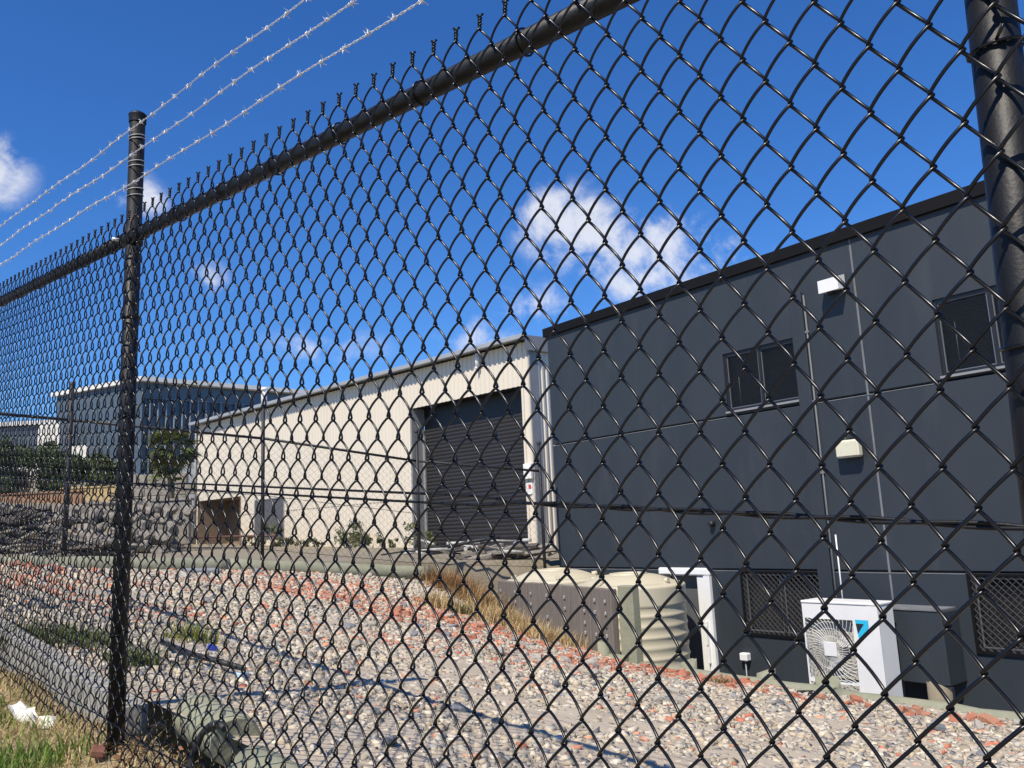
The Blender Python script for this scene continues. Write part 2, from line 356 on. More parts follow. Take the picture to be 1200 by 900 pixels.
# grass verge on the street side of the fence
def verge_z(s, D): return 0.955 + .075 * (s - 2.93) - (1 - D) * .10 + (.02 * np.sin(s * 7 + D * 5))
sv, dv = np.meshgrid(np.linspace(-6, 12, 90), np.linspace(-4, 1.14, 60), indexing='ij')
zz = verge_z(sv, dv) - np.clip(.3 - dv, 0, 9) * .12
P = np.stack([-sv * math.cos(FENCE_ROT) - dv * math.sin(FENCE_ROT), -sv * math.sin(FENCE_ROT) + dv * math.cos(FENCE_ROT), zz], -1).reshape(-1, 3)
idx = np.arange(len(P)).reshape(sv.shape); F = np.stack([idx[:-1, :-1], idx[:-1, 1:], idx[1:, 1:], idx[1:, :-1]], -1).reshape(-1, 4)
vg = obj('verge_ground', np_mesh('verge_ground', P, F, smooth=True), M_VERGE); vg['kind'] = 'structure'

# ------------------------------------------------------------------ dark building
bz = -1.25
WH = thing('dark_warehouse', 'charcoal concrete panel building two storeys high behind the air conditioner', 'building', (0, 0, 0), BLD_ROT)
WD = 9.4
def holed_panel(u0, u1, z0, z1, holes, v=WD, ch=.014, thick=.18):
    """concrete panel with a chamfered edge and openings, front face at v"""
    mb = MB(); a0, a1, b0, b1 = u0 + .006, u1 - .006, z0 + .006, z1 - .006
    us = sorted({a0 + ch, a1 - ch, *[h[0] for h in holes], *[h[1] for h in holes]}); zs = sorted({b0 + ch, b1 - ch, *[h[2] for h in holes], *[h[3] for h in holes]})
    for i in range(len(us) - 1):
        for j in range(len(zs) - 1):
            um, zm = (us[i] + us[i + 1]) / 2, (zs[j] + zs[j + 1]) / 2
            if any(h[0] < um < h[1] and h[2] < zm < h[3] for h in holes): continue
            mb.add([(us[i], v, zs[j]), (us[i + 1], v, zs[j]), (us[i + 1], v, zs[j + 1]), (us[i], v, zs[j + 1])], [(0, 1, 2, 3)])
    i0, i1, j0, j1 = a0 + ch, a1 - ch, b0 + ch, b1 - ch
    r0 = [(i0, v, j0), (i1, v, j0), (i1, v, j1), (i0, v, j1)]; r1 = [(a0, v + ch, b0), (a1, v + ch, b0), (a1, v + ch, b1), (a0, v + ch, b1)]
    r2 = [(x, v + thick, z) for x, _, z in r1]
    for ra, rb in ((r0, r1), (r1, r2)):
        mb.add(ra + rb, [(k, 4 + k, 4 + (k + 1) % 4, (k + 1) % 4) for k in range(4)])
    for h in holes:
        q = [(h[0], h[2]), (h[1], h[2]), (h[1], h[3]), (h[0], h[3])]
        mb.add([(x, v, z) for x, z in q] + [(x, v + thick, z) for x, z in q], [(k, (k + 1) % 4, 4 + (k + 1) % 4, 4 + k) for k in range(4)])
    return mb
wins_up = [(-7.14, -5.99, 3.07, 3.89), (-4.19, -3.02, 3.06, 3.94), (-.6, .55, 3.06, 3.92)]
wins_lo = [(-7.15, -5.98, .09, .895), (-4.20, -3.05, .10, .895), (-.6, .55, .1, .895)]
doorh = (-8.56, -7.73, -1.2, .885)
edges = [-10.92, -5.08, 0.9, 7.0]
rows = [(bz, .915, wins_lo + [doorh]), (.915, 3.005, []), (3.005, 4.98, wins_up)]
for i in range(3):
    for z0, z1, hs_ in rows:
        hh = [h for h in hs_ if edges[i] < h[0] < edges[i + 1]]
        holed_panel(edges[i], edges[i + 1], z0, z1, hh).build('wall_panel', M_PANEL, WH)
core = MB(); core.box(-10.85, 6.95, WD + .75, WD + 14, bz, 4.9); core.build('rear_wall', M_PANEL, WH)
MB().box(-10.9, 6.98, WD + .19, WD + .74, bz, bz + .05).build('floor_slab', M_APRON, WH)
e = MB(); e.box(-10.9, -10.74, WD + .19, WD + 14, bz, 4.97); e.build('end_wall', M_PANEL, WH)
MB().box(-10.97, 7.05, WD - .05, WD + 14.1, 4.945, 5.10, .006).build('parapet_capping', M_FASCIA, WH)
# sealant down the panel joint; level joints' pale strips paint sealant and sunlit chamfer
sl = MB(); sl.box(-5.092, -5.068, WD + .004, WD + .02, bz, 4.97); sl.build('joint_strip', M_PALETRIM, WH)
for zj, ua, ub in ((3.005, -10.9, -7.16), (3.005, -5.75, -4.22), (3.005, -3.0, .88), (.915, -10.9, -8.64), (.915, -7.62, -7.18), (.915, -5.75, -4.24), (.915, -3.02, .88)):
    MB().box(ua, ub, WD - .004, WD + .012, zj - .020, zj - .011).build('joint_strip', M_PALETRIM, WH)
# service duct and conduit
du = MB(); du.box(-5.985, -5.80, WD - .045, WD - .002, bz, 4.46, .006); du.build('service_duct', M_PANEL, WH)
cd = MB(); cd.tube([(-5.775, WD - .018, bz), (-5.775, WD - .018, 4.40)], .011, 8)
for z in (.3, 1.2, 2.1, 3.0, 3.9): cd.box(-5.80, -5.75, WD - .032, WD - .002, z, z + .03)
cd.build('conduit', M_PALETRIM, WH)
cd = MB(); cd.tube([(-5.70, WD - .012, .3), (-5.70, WD - .012, 1.35)], .009, 8); cd.build('conduit', M_WHITE, WH)
# boxed service cupboard and the dark recess under it
bx = MB(); bx.box(-5.03, -4.36, WD - .40, WD - .002, -.22, .535, .012); bx.build('service_cupboard', M_PANEL, WH)
MB().box(-5.04, -4.38, WD - .41, WD - .003, .537, .552).build('dusty_sunlit_top', M_PALETRIM, WH)  # pale sheet paints the cupboard's dusty, sunlit top
bx = MB(); bx.box(-4.40, -4.34, WD - .42, WD - .36, bz, -.225); bx.box(-5.06, -5.0, WD - .42, WD - .36, bz, -.225); bx.build('cupboard_leg', M_PANEL, WH)
def window(h, kind):
    u0, u1, z0, z1 = h; f = MB(); w = .035; y0, y1 = WD + .02, WD + .075
    f.box(u0 + .002, u1 - .002, y0, y1, z0 + .002, z0 + w); f.box(u0 + .002, u1 - .002, y0, y1, z1 - w, z1 - .002)
    f.box(u0 + .002, u0 + w, y0 + .001, y1 - .001, z0 + w, z1 - w); f.box(u1 - w, u1 - .002, y0 + .001, y1 - .001, z0 + w, z1 - w)
    um = (u0 + u1) / 2; f.box(um - .018, um + .018, y0 + .008, y1 - .002, z0 + w, z1 - w)
    o = f.build('window', M_ALU, WH)
    for a, b, dy in ((u0 + w, um - .018, .03), (um + .018, u1 - w, .042)):
        fm = MB(); q = .014; y = y0 + dy - .012
        for bxs in ((a + .001, b - .001, y, y + .02, z0 + w + .001, z0 + w + q), (a + .001, b - .001, y, y + .02, z1 - w - q, z1 - w - .001), (a + .001, a + q, y + .001, y + .019, z0 + w + q, z1 - w - q), (b - q, b - .001, y + .001, y + .019, z0 + w + q, z1 - w - q)): fm.box(*bxs)
        fm.build('sash', M_ALUL, o)
        MB().box(a + q, b - q, y + .008, y + .013, z0 + w + q, z1 - w - q).build('pane', M_GLASS, o)
    if kind == 'up':
        s = MB(); n = int((z1 - z0 - .1) / .021)
        for k in range(n):
            z = z0 + .04 + k * .021; s.add([(u0 + .04, WD + .105, z + .013), (u1 - .04, WD + .105, z + .013), (u1 - .04, WD + .125, z), (u0 + .04, WD + .125, z)], [(0, 1, 2, 3)])
        s.box(u0 + .04, u1 - .04, WD + .095, WD + .135, z1 - .07, z1 - .04); s.build('blind', M_BLIND, o)
        c_ = MB(); c_.tube([(u0 + .17, WD + .095, z0 + .06), (u0 + .17, WD + .095, z1 - .28)], .006, 6); c_.build('blind_wand', M_ALUL, o)
        sl_ = MB(); sl_.box(u0 - .01, u1 + .01, WD - .03, WD + .03, z0 - .028, z0 - .001); sl_.build('sill', M_SHEDGREY, o)
    else:
        s = MB(); y = WD - .012; p = .075; H = z1 - z0; W = u1 - u0
        s.box(u0 - .02, u1 + .02, y - .012, y + .010, z0 - .02, z0 + .012); s.box(u0 - .02, u1 + .02, y - .012, y + .010, z1 - .012, z1 + .012)
        s.box(u0 - .02, u0 + .012, y - .011, y + .009, z0 + .012, z1 - .012); s.box(u1 - .012, u1 + .02, y - .011, y + .009, z0 + .012, z1 - .012)
        s.build('screen_frame', M_FASCIA, o)
        g = MB()
        for sg in (1, -1):
            k = -H
            while k < W:
                a0, a1 = max(0, k), min(W, k + H)
                if a1 - a0 > .01:
                    za, zb = (a0 - k), (a1 - k)
                    if sg < 0: za, zb = H - za, H - zb
                    g.tube([(u0 + a0, y - .002 * sg, z0 + za), (u0 + a1, y - .002 * sg, z0 + zb)], .0026, 4, False, False)
                k += p
        g.build('security_grille', M_GRILLE, o)
        cu_ = MB(); n = 30; pts = [(u0 + .05 + (W - .1) * k / n, WD + .13 + .018 * math.sin(k * 1.9)) for k in range(n + 1)]
        for k in range(n): cu_.add([(pts[k][0], pts[k][1], z0 + .03), (pts[k + 1][0], pts[k + 1][1], z0 + .03), (pts[k + 1][0], pts[k + 1][1], z1 - .03), (pts[k][0], pts[k][1], z1 - .03)], [(0, 1, 2, 3)])
        cu_.build('curtain', M_CURTAIN, o)
for h in wins_up: window(h, 'up')
for h in wins_lo: window(h, 'lo')
# white door frame with the leaf set back
u0, u1, z0, z1 = doorh
f = MB(); f.box(u0 - .06, u0 + .05, WD - .05, WD + .1, z0, z1 - .06); f.box(u1 - .05, u1 + .06, WD - .05, WD + .1, z0, z1 - .06); f.box(u0 - .06, u1 + .06, WD - .052, WD + .1, z1 - .058, z1 + .05, .02)
dr = f.build('door', M_WHITE, WH)
f = MB(); f.box(u0 + .06, u1 - .05, WD + .10, WD + .14, z0 + .02, z1 - .06); f.build('door_leaf', M_GREYDOOR, dr)
f = MB(); f.box(u1 - .055, u1 - .02, WD - .09, WD - .052, -.35, .22, .006); f.box(u1 - .035, u1 - .015, WD - .105, WD - .091, -.1, .16); f.build('latch_plate', M_WHITE, dr)
f = MB(); f.box(u1 - .19, u1 - .06, WD - .02, WD + .09, z0 + .03, z1 - .07, .004); f.build('screen_stile', M_WHITE, dr)

# wall lights
wl = thing('wall_light', 'white square wall light high between the upper windows of the dark building', 'light', bld_pt(5.315, WD, 4.41), BLD_ROT)
b_ = MB(); b_.add([(-.135, -.03, -.07), (.135, -.03, -.07), (.135, -.20, -.10), (-.135, -.20, -.10), (-.135, -.03, .11), (.135, -.03, .11), (.135, -.20, .06), (-.135, -.20, .06)],
      [(0, 1, 2, 3), (7, 6, 5, 4), (3, 2, 6, 7), (2, 1, 5, 6), (1, 0, 4, 5), (0, 3, 7, 4)]); b_.build('housing', M_WHITE, wl)
MB().box(-.06, .06, -.03, -.001, -.06, .06).build('back_plate', M_ALUL, wl)
MB().box(-.05, .03, -.16, -.08, -.125, -.088, .006).build('sensor', M_BLACK, wl)
wl = thing('wall_light', 'cream floodlight with a hoop bracket below the white wall light', 'light', bld_pt(5.35, WD, 2.37), BLD_ROT)
b_ = MB(); b_.box(-.15, .15, -.15, -.04, -.11, .10, .02); b_.build('housing', M_CREAM, wl)
b_ = MB(); b_.tube([(.02 + .075 * math.cos(a), -.06, .10 + .10 * math.sin(a)) for a in np.linspace(0, math.pi, 12)], .011, 6); b_.build('bracket', M_ALUL, wl)
MB().box(-.05, .05, -.04, -.001, -.06, .06).build('back_plate', M_CREAM, wl)
MB().box(-.13, .13, -.155, -.150, -.09, .07).build('lens', M_CREAM, wl)
gt = thing('tap_box', 'small white tap box on the charcoal wall beside the white door', 'box', bld_pt(7.18, WD, -.22), BLD_ROT)
MB().box(-.06, .06, -.10, -.001, -.04, .06, .012).build('cover', M_WHITE, gt); b_ = MB(); b_.tube([(0, -.05, -.04), (0, -.05, -.98)], .012, 8); b_.build('pipe', M_ALUL, gt)
gt = thing('camera_dome', 'tiny dark sensor on the charcoal wall above the white door', 'sensor', bld_pt(7.55, WD, 1.55), BLD_ROT)
b_ = MB(); b_.lathe([(0, -.05), (.03, -.045), (.045, -.02), (.045, .02), (.02, .03), (0, .03)], (0, -.05, 0), 14); b_.build('dome', M_BLACK, gt); MB().box(-.02, .02, -.05, -.001, -.01, .03).build('bracket', M_BLACK, gt)

# ------------------------------------------------------------------ air conditioner
AC = thing('air_conditioner', 'white outdoor air conditioner with two round fans against the charcoal wall', 'air conditioner', bld_pt(5.23, 8.5, bz + .03), BLD_ROT)
zt = .62 - (bz + .03); zb = zt - 1.43       # local heights
w2 = .45
cs = MB()
fx0, fx1 = -.425, .155                       # fan openings
fz = [(zt - .80, zt - .16), (zt - 1.36, zt - .84)]
us = [-w2, fx0, fx1, w2]; zs = [zb, fz[1][0], fz[1][1], fz[0][0], fz[0][1], zt]
for i in range(3):
    for j in range(5):
        if i == 1 and j in (1, 3): continue
        cs.add([(us[i], 0, zs[j]), (us[i + 1], 0, zs[j]), (us[i + 1], 0, zs[j + 1]), (us[i], 0, zs[j + 1])], [(0, 1, 2, 3)])
cs.add([(-w2, 0, zb), (-w2, 0, zt), (-w2, .32, zt), (-w2, .32, zb)], [(0, 1, 2, 3)]); cs.add([(w2, 0, zb), (w2, .32, zb), (w2, .32, zt), (w2, 0, zt)], [(0, 1, 2, 3)])
cs.add([(-w2, .32, zb), (-w2, .32, zt), (w2, .32, zt), (w2, .32, zb)], [(0, 1, 2, 3)]); cs.add([(-w2, 0, zb), (-w2, .32, zb), (w2, .32, zb), (w2, 0, zb)], [(0, 1, 2, 3)])
cs.build('casing', M_WHITE, AC)
MB().box(-w2 - .008, w2 + .008, -.010, .33, zt + .001, zt + .03, .008).build('top_cover', M_WHITE, AC)
MB().box(w2 - .11, w2 + .006, -.006, -.001, zb + .02, zt - .002).build('corner_panel', M_WHITE, AC)
M_GUARD = mat('grey_fan_guard', (.62, .61, .56), .5); M_FANDARK = mat('fan_interior', (.42, .40, .34), .7)
for (a, b2) in fz:
    zc = (a + b2) / 2; xc = (fx0 + fx1) / 2; hx, hz = (fx1 - fx0) / 2, (b2 - a) / 2
    g = MB()
    g.tube([(xc + .05 * math.cos(t), -.012, zc + .05 * math.sin(t)) for t in np.linspace(0, 2 * math.pi, 17)], .004, 4, False)
    for k in range(44):
        t0 = 2 * math.pi * k / 44; pts = []
        for j in range(6):
            r = .05 + .36 * j / 5; t = t0 + .55 * (j / 5); x, z = r * math.cos(t), r * math.sin(t); pts.append((x, z))
        pts = [(max(-hx, min(hx, x)), max(-hz, min(hz, z))) for x, z in pts]
        g.tube([(xc + x, -.010, zc + z) for x, z in pts], .0035, 4, False, False)
    for rr in (.14, .22, .29):
        g.tube([(xc + max(-hx, min(hx, rr * math.cos(t))), -.006, zc + max(-hz, min(hz, rr * math.sin(t)))) for t in np.linspace(0, 2 * math.pi, 33)], .003, 4, False)
    go = g.build('fan_guard', M_GUARD, AC)
    MB().box(xc - .075, xc + .075, -.022, -.014, zc - .075, zc + .075, .003).build('badge_plate', M_WHITE, go)
    bk = MB(); bk.box(fx0 + .003, fx1 - .003, .10, .13, a + .003, b2 - .003); bk.build('fan_chamber', M_FANDARK, AC)
    fb = MB()
    for q in range(3):
        t = q * 2.094 + .4
        c0 = [(.06 * math.cos(t), .06 * math.sin(t), .03), (.24 * math.cos(t - .25), .24 * math.sin(t - .25), .02), (.25 * math.cos(t + .45), .25 * math.sin(t + .45), .07), (.07 * math.cos(t + .9), .07 * math.sin(t + .9), .07)]
        fb.add([(xc + x, y, zc + z) for x, z, y in c0], [(0, 1, 2, 3)])
    fb.build('fan_blade', M_GUARD, AC)
M_CYAN = mat('cyan_print', (.03, .48, .72), .45); M_INK = mat('dark_print', (.02, .025, .03), .45)
ex, ez = .185, zt - .15
MB().add([(ex, -.003, ez), (ex + .20, -.003, ez), (ex + .03, -.003, ez - .25)], [(0, 2, 1)]).build('emblem', M_CYAN, AC)
MB().add([(ex + .008, -.006, ez - .04), (ex + .10, -.006, ez - .04), (ex + .02, -.006, ez - .145)], [(0, 2, 1)]).build('emblem_corner', M_INK, AC)
b_ = MB()
b_.box(-.36, -.28, .02, .30, 0, zb); b_.box(.28, .36, .02, .30, 0, zb)
b_.build('foot_rail', M_ALUL, AC)
b_ = MB(); b_.tube([(w2 + .02, .2, zb + .25), (w2 + .09, .2, zb + .22), (w2 + .11, .22, zb + .05), (w2 + .11, .25, 0)], .02, 8); b_.build('pipe_lagging', M_BLACK, AC)

# ------------------------------------------------------------------ water tanks
def tank(s, D, label, rz, topz=.76):
    t = thing('water_tank', label, 'tank', bld_pt(s, D, -1.22), rz, 'round rainwater tanks beside the charcoal wall')
    H = topz + 1.22; r = .77; prof = [(0, 0), (r, 0)]
    n = int(H / .018)
    for k in range(n + 1):
        z = H * k / n; d = 0
        if .12 < z < H - .25: d = .018 * (abs(math.sin(z * math.pi / .135)) ** .7)
        prof.append((r - d, z))
    prof += [(r - .012, H + .015), (r - .07, H + .035), (r - .10, H + .028)]
    for k in range(1, 8): q = k / 7; prof.append(((r - .10) * (1 - q) + .26 * q, H + .028 + .12 * math.sin(q * math.pi / 2)))
    m = MB(); m.lathe(prof, n=56); m.build('body', M_TANK, t)
    m = MB(); zz = H + .14
    m.lathe([(.26, 0), (.26, .025), (.21, .03), (.20, .01), (0, .01)], (0, 0, zz), 32); m.build('hatch_rim', M_TANK, t)
    for k in range(4):
        m = MB(); a = k * math.pi / 2 + .3; x, y = math.cos(a), math.sin(a); m.tube([(x * .58, y * .58, H + .065), (x * .66, y * .66, H + .075)], .035, 8)
        m.build('lifting_lug', M_TANK, t)
    m = MB(); m.lathe([(0, 0), (.15, 0), (.15, .02), (0, .022)], (.45, -.12, H + .10), 20); m.build('inlet_strainer', M_TANKLID, t)
    return t
tank(8.32, 8.42, 'beige ribbed water tank beside the white door', .5)
tank(9.90, 8.42, 'beige ribbed water tank behind the grey timber wall, farther from the white door', 1.3, .80)

# ------------------------------------------------------------------ timber wall in front of the tanks
tA, tB = Vector((-.32, 12.80, 0)), Vector((1.08, 10.03, 0)); tdir = (tB - tA).normalized(); trot = math.atan2(tdir.y, tdir.x); tl = (tB - tA).length
TW = thing('timber_wall', 'grey weathered timber wall of upright sleepers with bolts beside the tanks', 'wall', (tA.x, tA.y, 0), trot)
nS = 13; wS = tl / nS
for k in range(nS):
    m = MB(); top = .845 + random.uniform(-.008, .008); dy = random.uniform(-.006, .006)
    m.box(k * wS + .003, (k + 1) * wS - .003, -.04 + dy, .05 + dy, -.75, top, .007); o = m.build('sleeper', M_GREYWOOD, TW)
    if k % 2 == 0 or k > 9:
        q = MB()
        for z in (.70, .56, .42, .30):
            if random.random() < .75: q.box((k + .5) * wS - .016, (k + .5) * wS + .016, -.062 + dy, -.041 + dy, z - .02, z + .02, .004)
        if q.v: q.build('bolt', M_BOLT, o)
m = MB(); m.box(-.02, tl - .01, .062, .13, .55, .68); m.build('waler', M_GREYWOOD, TW)
gp = thing('timber_post', 'square green treated timber post at the end of the timber wall', 'post', (1.245, 9.93, -.3), BLD_ROT)
MB().box(-.12, .12, -.06, .06, -.6, 1.185, .008).build('post', M_PINE, gp)

# ------------------------------------------------------------------ log edging
def rough_log(p0, p1, r, seed, n=14, sides=14, sag=0.0):
    rr = random.Random(seed); m = MB(); pts = []; rs = []
    p0, p1 = Vector(p0), Vector(p1)
    for k in range(n + 1):
        q = k / n; p = p0.lerp(p1, q) + Vector((rr.uniform(-1, 1), rr.uniform(-1, 1), rr.uniform(-1, 1))) * r * .06; p.z -= sag * math.sin(math.pi * q)
        pts.append(p); rs.append(r * rr.uniform(.94, 1.05))
    m.tube(pts, rs, sides); return m
def edging(name, label, pieces, stumps=()):
    base = Vector(pieces[0][0]); t = thing(name, label, 'log edging', (base.x, base.y, base.z - .3))
    for i, (a, b2, r) in enumerate(pieces):
        rough_log(Vector(a) - t.location, Vector(b2) - t.location, r, i * 7 + len(label)).build('log', M_PINE, t)
    for i, (p, h, r) in enumerate(stumps):
        m = rough_log(Vector(p) - t.location + Vector((0, 0, -.9)), Vector(p) - t.location + Vector((0, .0, h)), r, i + 31, 5)
        tp = Vector(p) - t.location; tx, ty = random.uniform(-.5, .5), random.uniform(-.4, .4)
        m.v = [(x, y, z + ((x - tp.x) * tx + (y - tp.y) * ty + random.uniform(-.012, .012) if z > tp.z + h - .06 else 0)) for x, y, z in m.v]
        m.build('stump_post', M_STUMP if i == 3 else M_PINE, t)
    return t
lz = -.075
edging('log_edging', 'green treated log edging holding the gravel along the charcoal building',
       [(bld_pt(7.35, 7.12, lz + .02), bld_pt(4.55, 7.2, lz), .095), (bld_pt(4.53, 7.2, lz), bld_pt(1.6, 7.2, lz - .005), .092), (bld_pt(1.58, 7.2, lz), bld_pt(-3.5, 7.2, lz), .094),
        ((.55, 10.72, .03), bld_pt(7.05, 7.02, .02), .085)],
       [(bld_pt(6.42, 7.36), .06, .085), (bld_pt(5.42, 7.36), .06, .10), (bld_pt(4.72, 7.36), .04, .11), (bld_pt(3.66, 7.36), .10, .095), (bld_pt(7.38, 6.98), .24, .075), (bld_pt(1.9, 7.36), .1, .11)])
bl = [(-8.3, 8.35, 1.60), (-6.14, 9.93, 1.445), (-4.0, 11.55, 1.265), (-1.36, 12.95, .975)]
edging('log_edging', 'long pale green log edging at the foot of the rear chain link fence',
       [(bl[0], Vector(bl[1]) + Vector((-.01, -.01, 0)), .115), (bl[1], Vector(bl[2]) + Vector((-.01, -.01, 0)), .115), (bl[2], bl[3], .11)],
       [((-2.2, 12.68, 0), 1.0, .07)])
edging('log_edging', 'short green logs half buried behind the foot of the street fence',
       [(fence_pt(2.83, 1.26, 1.03), fence_pt(2.42, 1.2, 1.02), .075), (fence_pt(2.25, 1.16, .97), fence_pt(.2, 1.13, .82), .075), (fence_pt(.18, 1.13, .83), fence_pt(-3, 1.13, .62), .088)])
SW = thing('sleeper_wall', 'low pale concrete sleeper wall under the street fence beside the grass', 'wall', fence_pt(3.0, 1.10, .9), FENCE_ROT)
for j, (a, b2) in enumerate(((2.98, 5.25), (5.26, 7.6), (7.61, 9.4))):
    for row in range(2):
        za = 1.075 + .105 * (a - 3) - .9 - row * .155; zb_ = 1.075 + .105 * (b2 - 3) - .9 - row * .155
        m = MB(); x0, x1 = -(b2 - 3.0), -(a - 3.0); y0, y1 = -.02 + .006 * row, .06
        m.add([(x0, y0, zb_ - .15), (x1, y0, za - .15), (x1, y1, za - .15), (x0, y1, zb_ - .15), (x0, y0, zb_), (x1, y0, za), (x1, y1, za), (x0, y1, zb_)],
              [(0, 3, 2, 1), (4, 5, 6, 7), (0, 1, 5, 4), (1, 2, 6, 5), (2, 3, 7, 6), (3, 0, 4, 7)]); m.build('sleeper', M_SLEEPER, SW)

# ------------------------------------------------------------------ chain link
def chain_meshes(w, p, n_rows, slope, wire_r, A, delta, sides, top_twist=True, samples=None):
    """two wires of the weave (they hook into each other); local z=0 is the top knot, x=0 the left knot line"""
    samples = samples or [0, .035, .09, .2, .35, .5, .65, .8, .91, .965]
    out = []
    for odd in (0, 1):
        pts = []
        legs = n_rows * 2 + 1
        for leg in range(legs):
            q = legs - 1 - leg                               # legs counted from the bottom, last leg ends at the top knot
            going_right = (q % 2 == 0) ^ bool(odd)
            z0 = -(q + 1) * p / 2
            for t in samples + ([1.0] if leg == legs - 1 else []):
                g = t
                if t < .05: g = t * .6
                elif t > .95: g = 1 - (1 - t) * .6
                u = -delta + (w + 2 * delta) * (g if going_right else 1 - g)
                f = max(0, math.sin(math.pi * t)) ** .52
                v = (-A if going_right else A) * f
                tz = t
                pts.append((u, v, z0 + p / 2 * tz - slope * u))
        if top_twist:
            ue = w if not odd else 0; ph = 0 if odd else math.pi
            for k in range(1, 13):
                a = ph + k * .95; rr_ = wire_r * 1.05
                pts.append((ue + rr_ * math.cos(a), rr_ * math.sin(a), .002 + k * .0018 - slope * ue))
            sgn = 1 if odd else -1
            pts.append((ue + sgn * .006, .003 * sgn, .029 - slope * ue))
        m = MB(); m.tube(pts, wire_r, sides, True, True); out.append(m.mesh('mesh_wire'))
    return out
def post_part(parent, x, y, z0, z1, r, m, cap=True, n=20, lean=0.0):
    x0 = x + lean * (z0 - 1.24); x = x + lean * (z1 - 1.24)      # a leaning post
    b_ = MB(); b_.tube([(x0, y, z0), (x, y, z1)], r, n); o = b_.build('post', m, parent)
    if cap:
        c_ = MB(); c_.lathe([(r + .003, -.03), (r + .004, -.004), (r + .006, 0), (r * .9, .008), (r * .5, .014), (0, .016)], (x, y, z1 - .001), n); c_.build('post_cap', m, o)
    return o
# street fence ------------------------------------------------------
FS = thing('chain_link_fence', 'black chain link street fence with a tubular top rail and barbed wire above', 'fence', fence_pt(2.92, 1.0, .95), FENCE_ROT)
O = fence_pt(2.92, 1.0, .95)
SL = .0985
def loc(s, v, z): return (-(s - 2.92), v, z - .95)      # local of the fence frame
w_, p_ = .0352, .0875
even, oddm = chain_meshes(w_, p_, 20, 0.0, .0024, .0078, .0021, 6)
for q in (even, oddm): q.materials.append(M_BLACKWIRE)
TH = math.atan(SL); smin, smax = -1.3, 6.6
# weave runs square to the sloping rail; one twisted top stands at s = 1.3276, z = 2.58
for i in range(-int((1.3276 - smin) / w_), int((smax - 1.3276) / w_)):
    d = (i + 1) * w_                                    # left knot line of wire i, measured up the slope from that top
    sl_ = 1.3276 + d * math.cos(TH); zl_ = 2.58 + d * math.sin(TH)
    o = bpy.data.objects.new('mesh_wire', oddm if i % 2 else even); col.objects.link(o); o.parent = FS
    o.location = (-(sl_ - 2.92), random.uniform(-.0006, .0006), zl_ - .95); o.rotation_euler = (random.uniform(-.002, .002), TH, 0)
pr = .0265
for s in (-2.505 + 2.72 * 0, .213, 2.918, 5.63):
    if s < smin - .2: continue
    zr = 1.6 + .80 + .0985 * (s - .213)                 # rail height there
    top = 1.6 + 1.535 + .0985 * (s - 2.918)
    post_part(FS, -(s - 2.92), .0085 + pr, .955 + .075 * (s - 2.93) - .25 - .95, top - .95 + .02, pr, M_POST, lean=.035 if s < 1 else 0)
rail_z = lambda s: 1.6 + 1.098 + .0985 * (s - 2.905) - .012
rr_ = .0215
for a, b2 in ((smin, .213 - .028), (.213 + .028, 2.918 - .028), (2.918 + .028, 5.63 - .028), (5.63 + .028, smax)):
    m = MB(); m.tube([loc(a + (b2 - a) * q, .0085 + rr_ + .002, rail_z(a + (b2 - a) * q)) for q in (0, .5, 1)], rr_, 18); m.build('top_rail', M_POST, FS)
for s in (.213, 2.918, 5.63):
    m = MB(); z = rail_z(s)
    m.tube([loc(s, .0085 + pr, z - .03), loc(s, .0085 + pr, z + .03)], pr + .006, 20)
    for sg in (-1, 1): m.tube([loc(s + sg * .022, .0085 + rr_ + .004, z + sg * .002), loc(s + sg * .075, .0085 + rr_ + .002, z + sg * .0075)], rr_ + .004, 18)
    m.build('rail_fitting', M_POST, FS)
    b_ = MB(); b_.tube([loc(s + .05, -.020, z - .004), loc(s + .05, .008, z - .004)], .006, 6); b_.build('bolt', M_GALV, FS)
# wire ties holding the mesh to rail and posts
def tie_ring(center, r, axis, vert):
    m = MB(); pts = []
    for a in np.linspace(0, 2 * math.pi, 15):
        if vert: pts.append((center[0] + r * math.cos(a), center[1] + r * math.sin(a), center[2] + .004 * math.sin(a)))
        else: pts.append((center[0] + .004 * math.sin(a), center[1] + r * math.cos(a), center[2] + r * math.sin(a)))
    m.tube(pts, .0022, 5, False); m.tube([pts[11], (pts[11][0] + .012, pts[11][1] - .008, pts[11][2] + .012)], .002, 5); return m
for s in np.arange(-.9, 6.4, .31):
    tie_ring(loc(s, .0085 + rr_ + .002, rail_z(s)), rr_ + .0035, 'x', False).build('wire_tie', M_BLACKWIRE, FS)
for s in (.213, 2.918, 5.63):
    for z in (1.18, 1.53, 1.9, 2.25):
        zz = z + .0985 * (s - 1.5); tie_ring(loc(s + (.035 * (2.19 - zz) if s < 1 else 0), .0085 + pr, zz), pr + .0035, 'z', True).build('wire_tie', M_BLACKWIRE, FS)
# doubled cable along the middle, twisted where the strands cross
def strand(ph, zoff, D=.014):
    pts = []
    for s in np.arange(smin, smax, .012):
        z = 1.6 - .024 + .0885 * (s - .249) + .0085 * math.sin(2.2 * s + .9) * 0
        tw = .5 + .5 * math.tanh(6 * math.sin(2.1 * s + 1.0))
        a = s * 26 + ph; gap = .0085 * (1 - tw) + .0026 * tw
        pts.append(loc(s, D + (.0026 * math.cos(a)) * tw, z + gap * (math.sin(a) * tw + (1 if ph else -1) * (1 - tw))))
    return pts
for ph in (0, math.pi):
    m = MB(); m.tube(strand(ph, 0), .0026, 6); m.build('cable', M_POST, FS)
m = MB(); m.tube([loc(s, .012, .985 + .0755 * (s - 2.93) + .065 + .004 * math.sin(s * 9)) for s in np.arange(smin, smax, .15)], .0025, 6); m.build('bottom_wire', M_BLACKWIRE, FS)
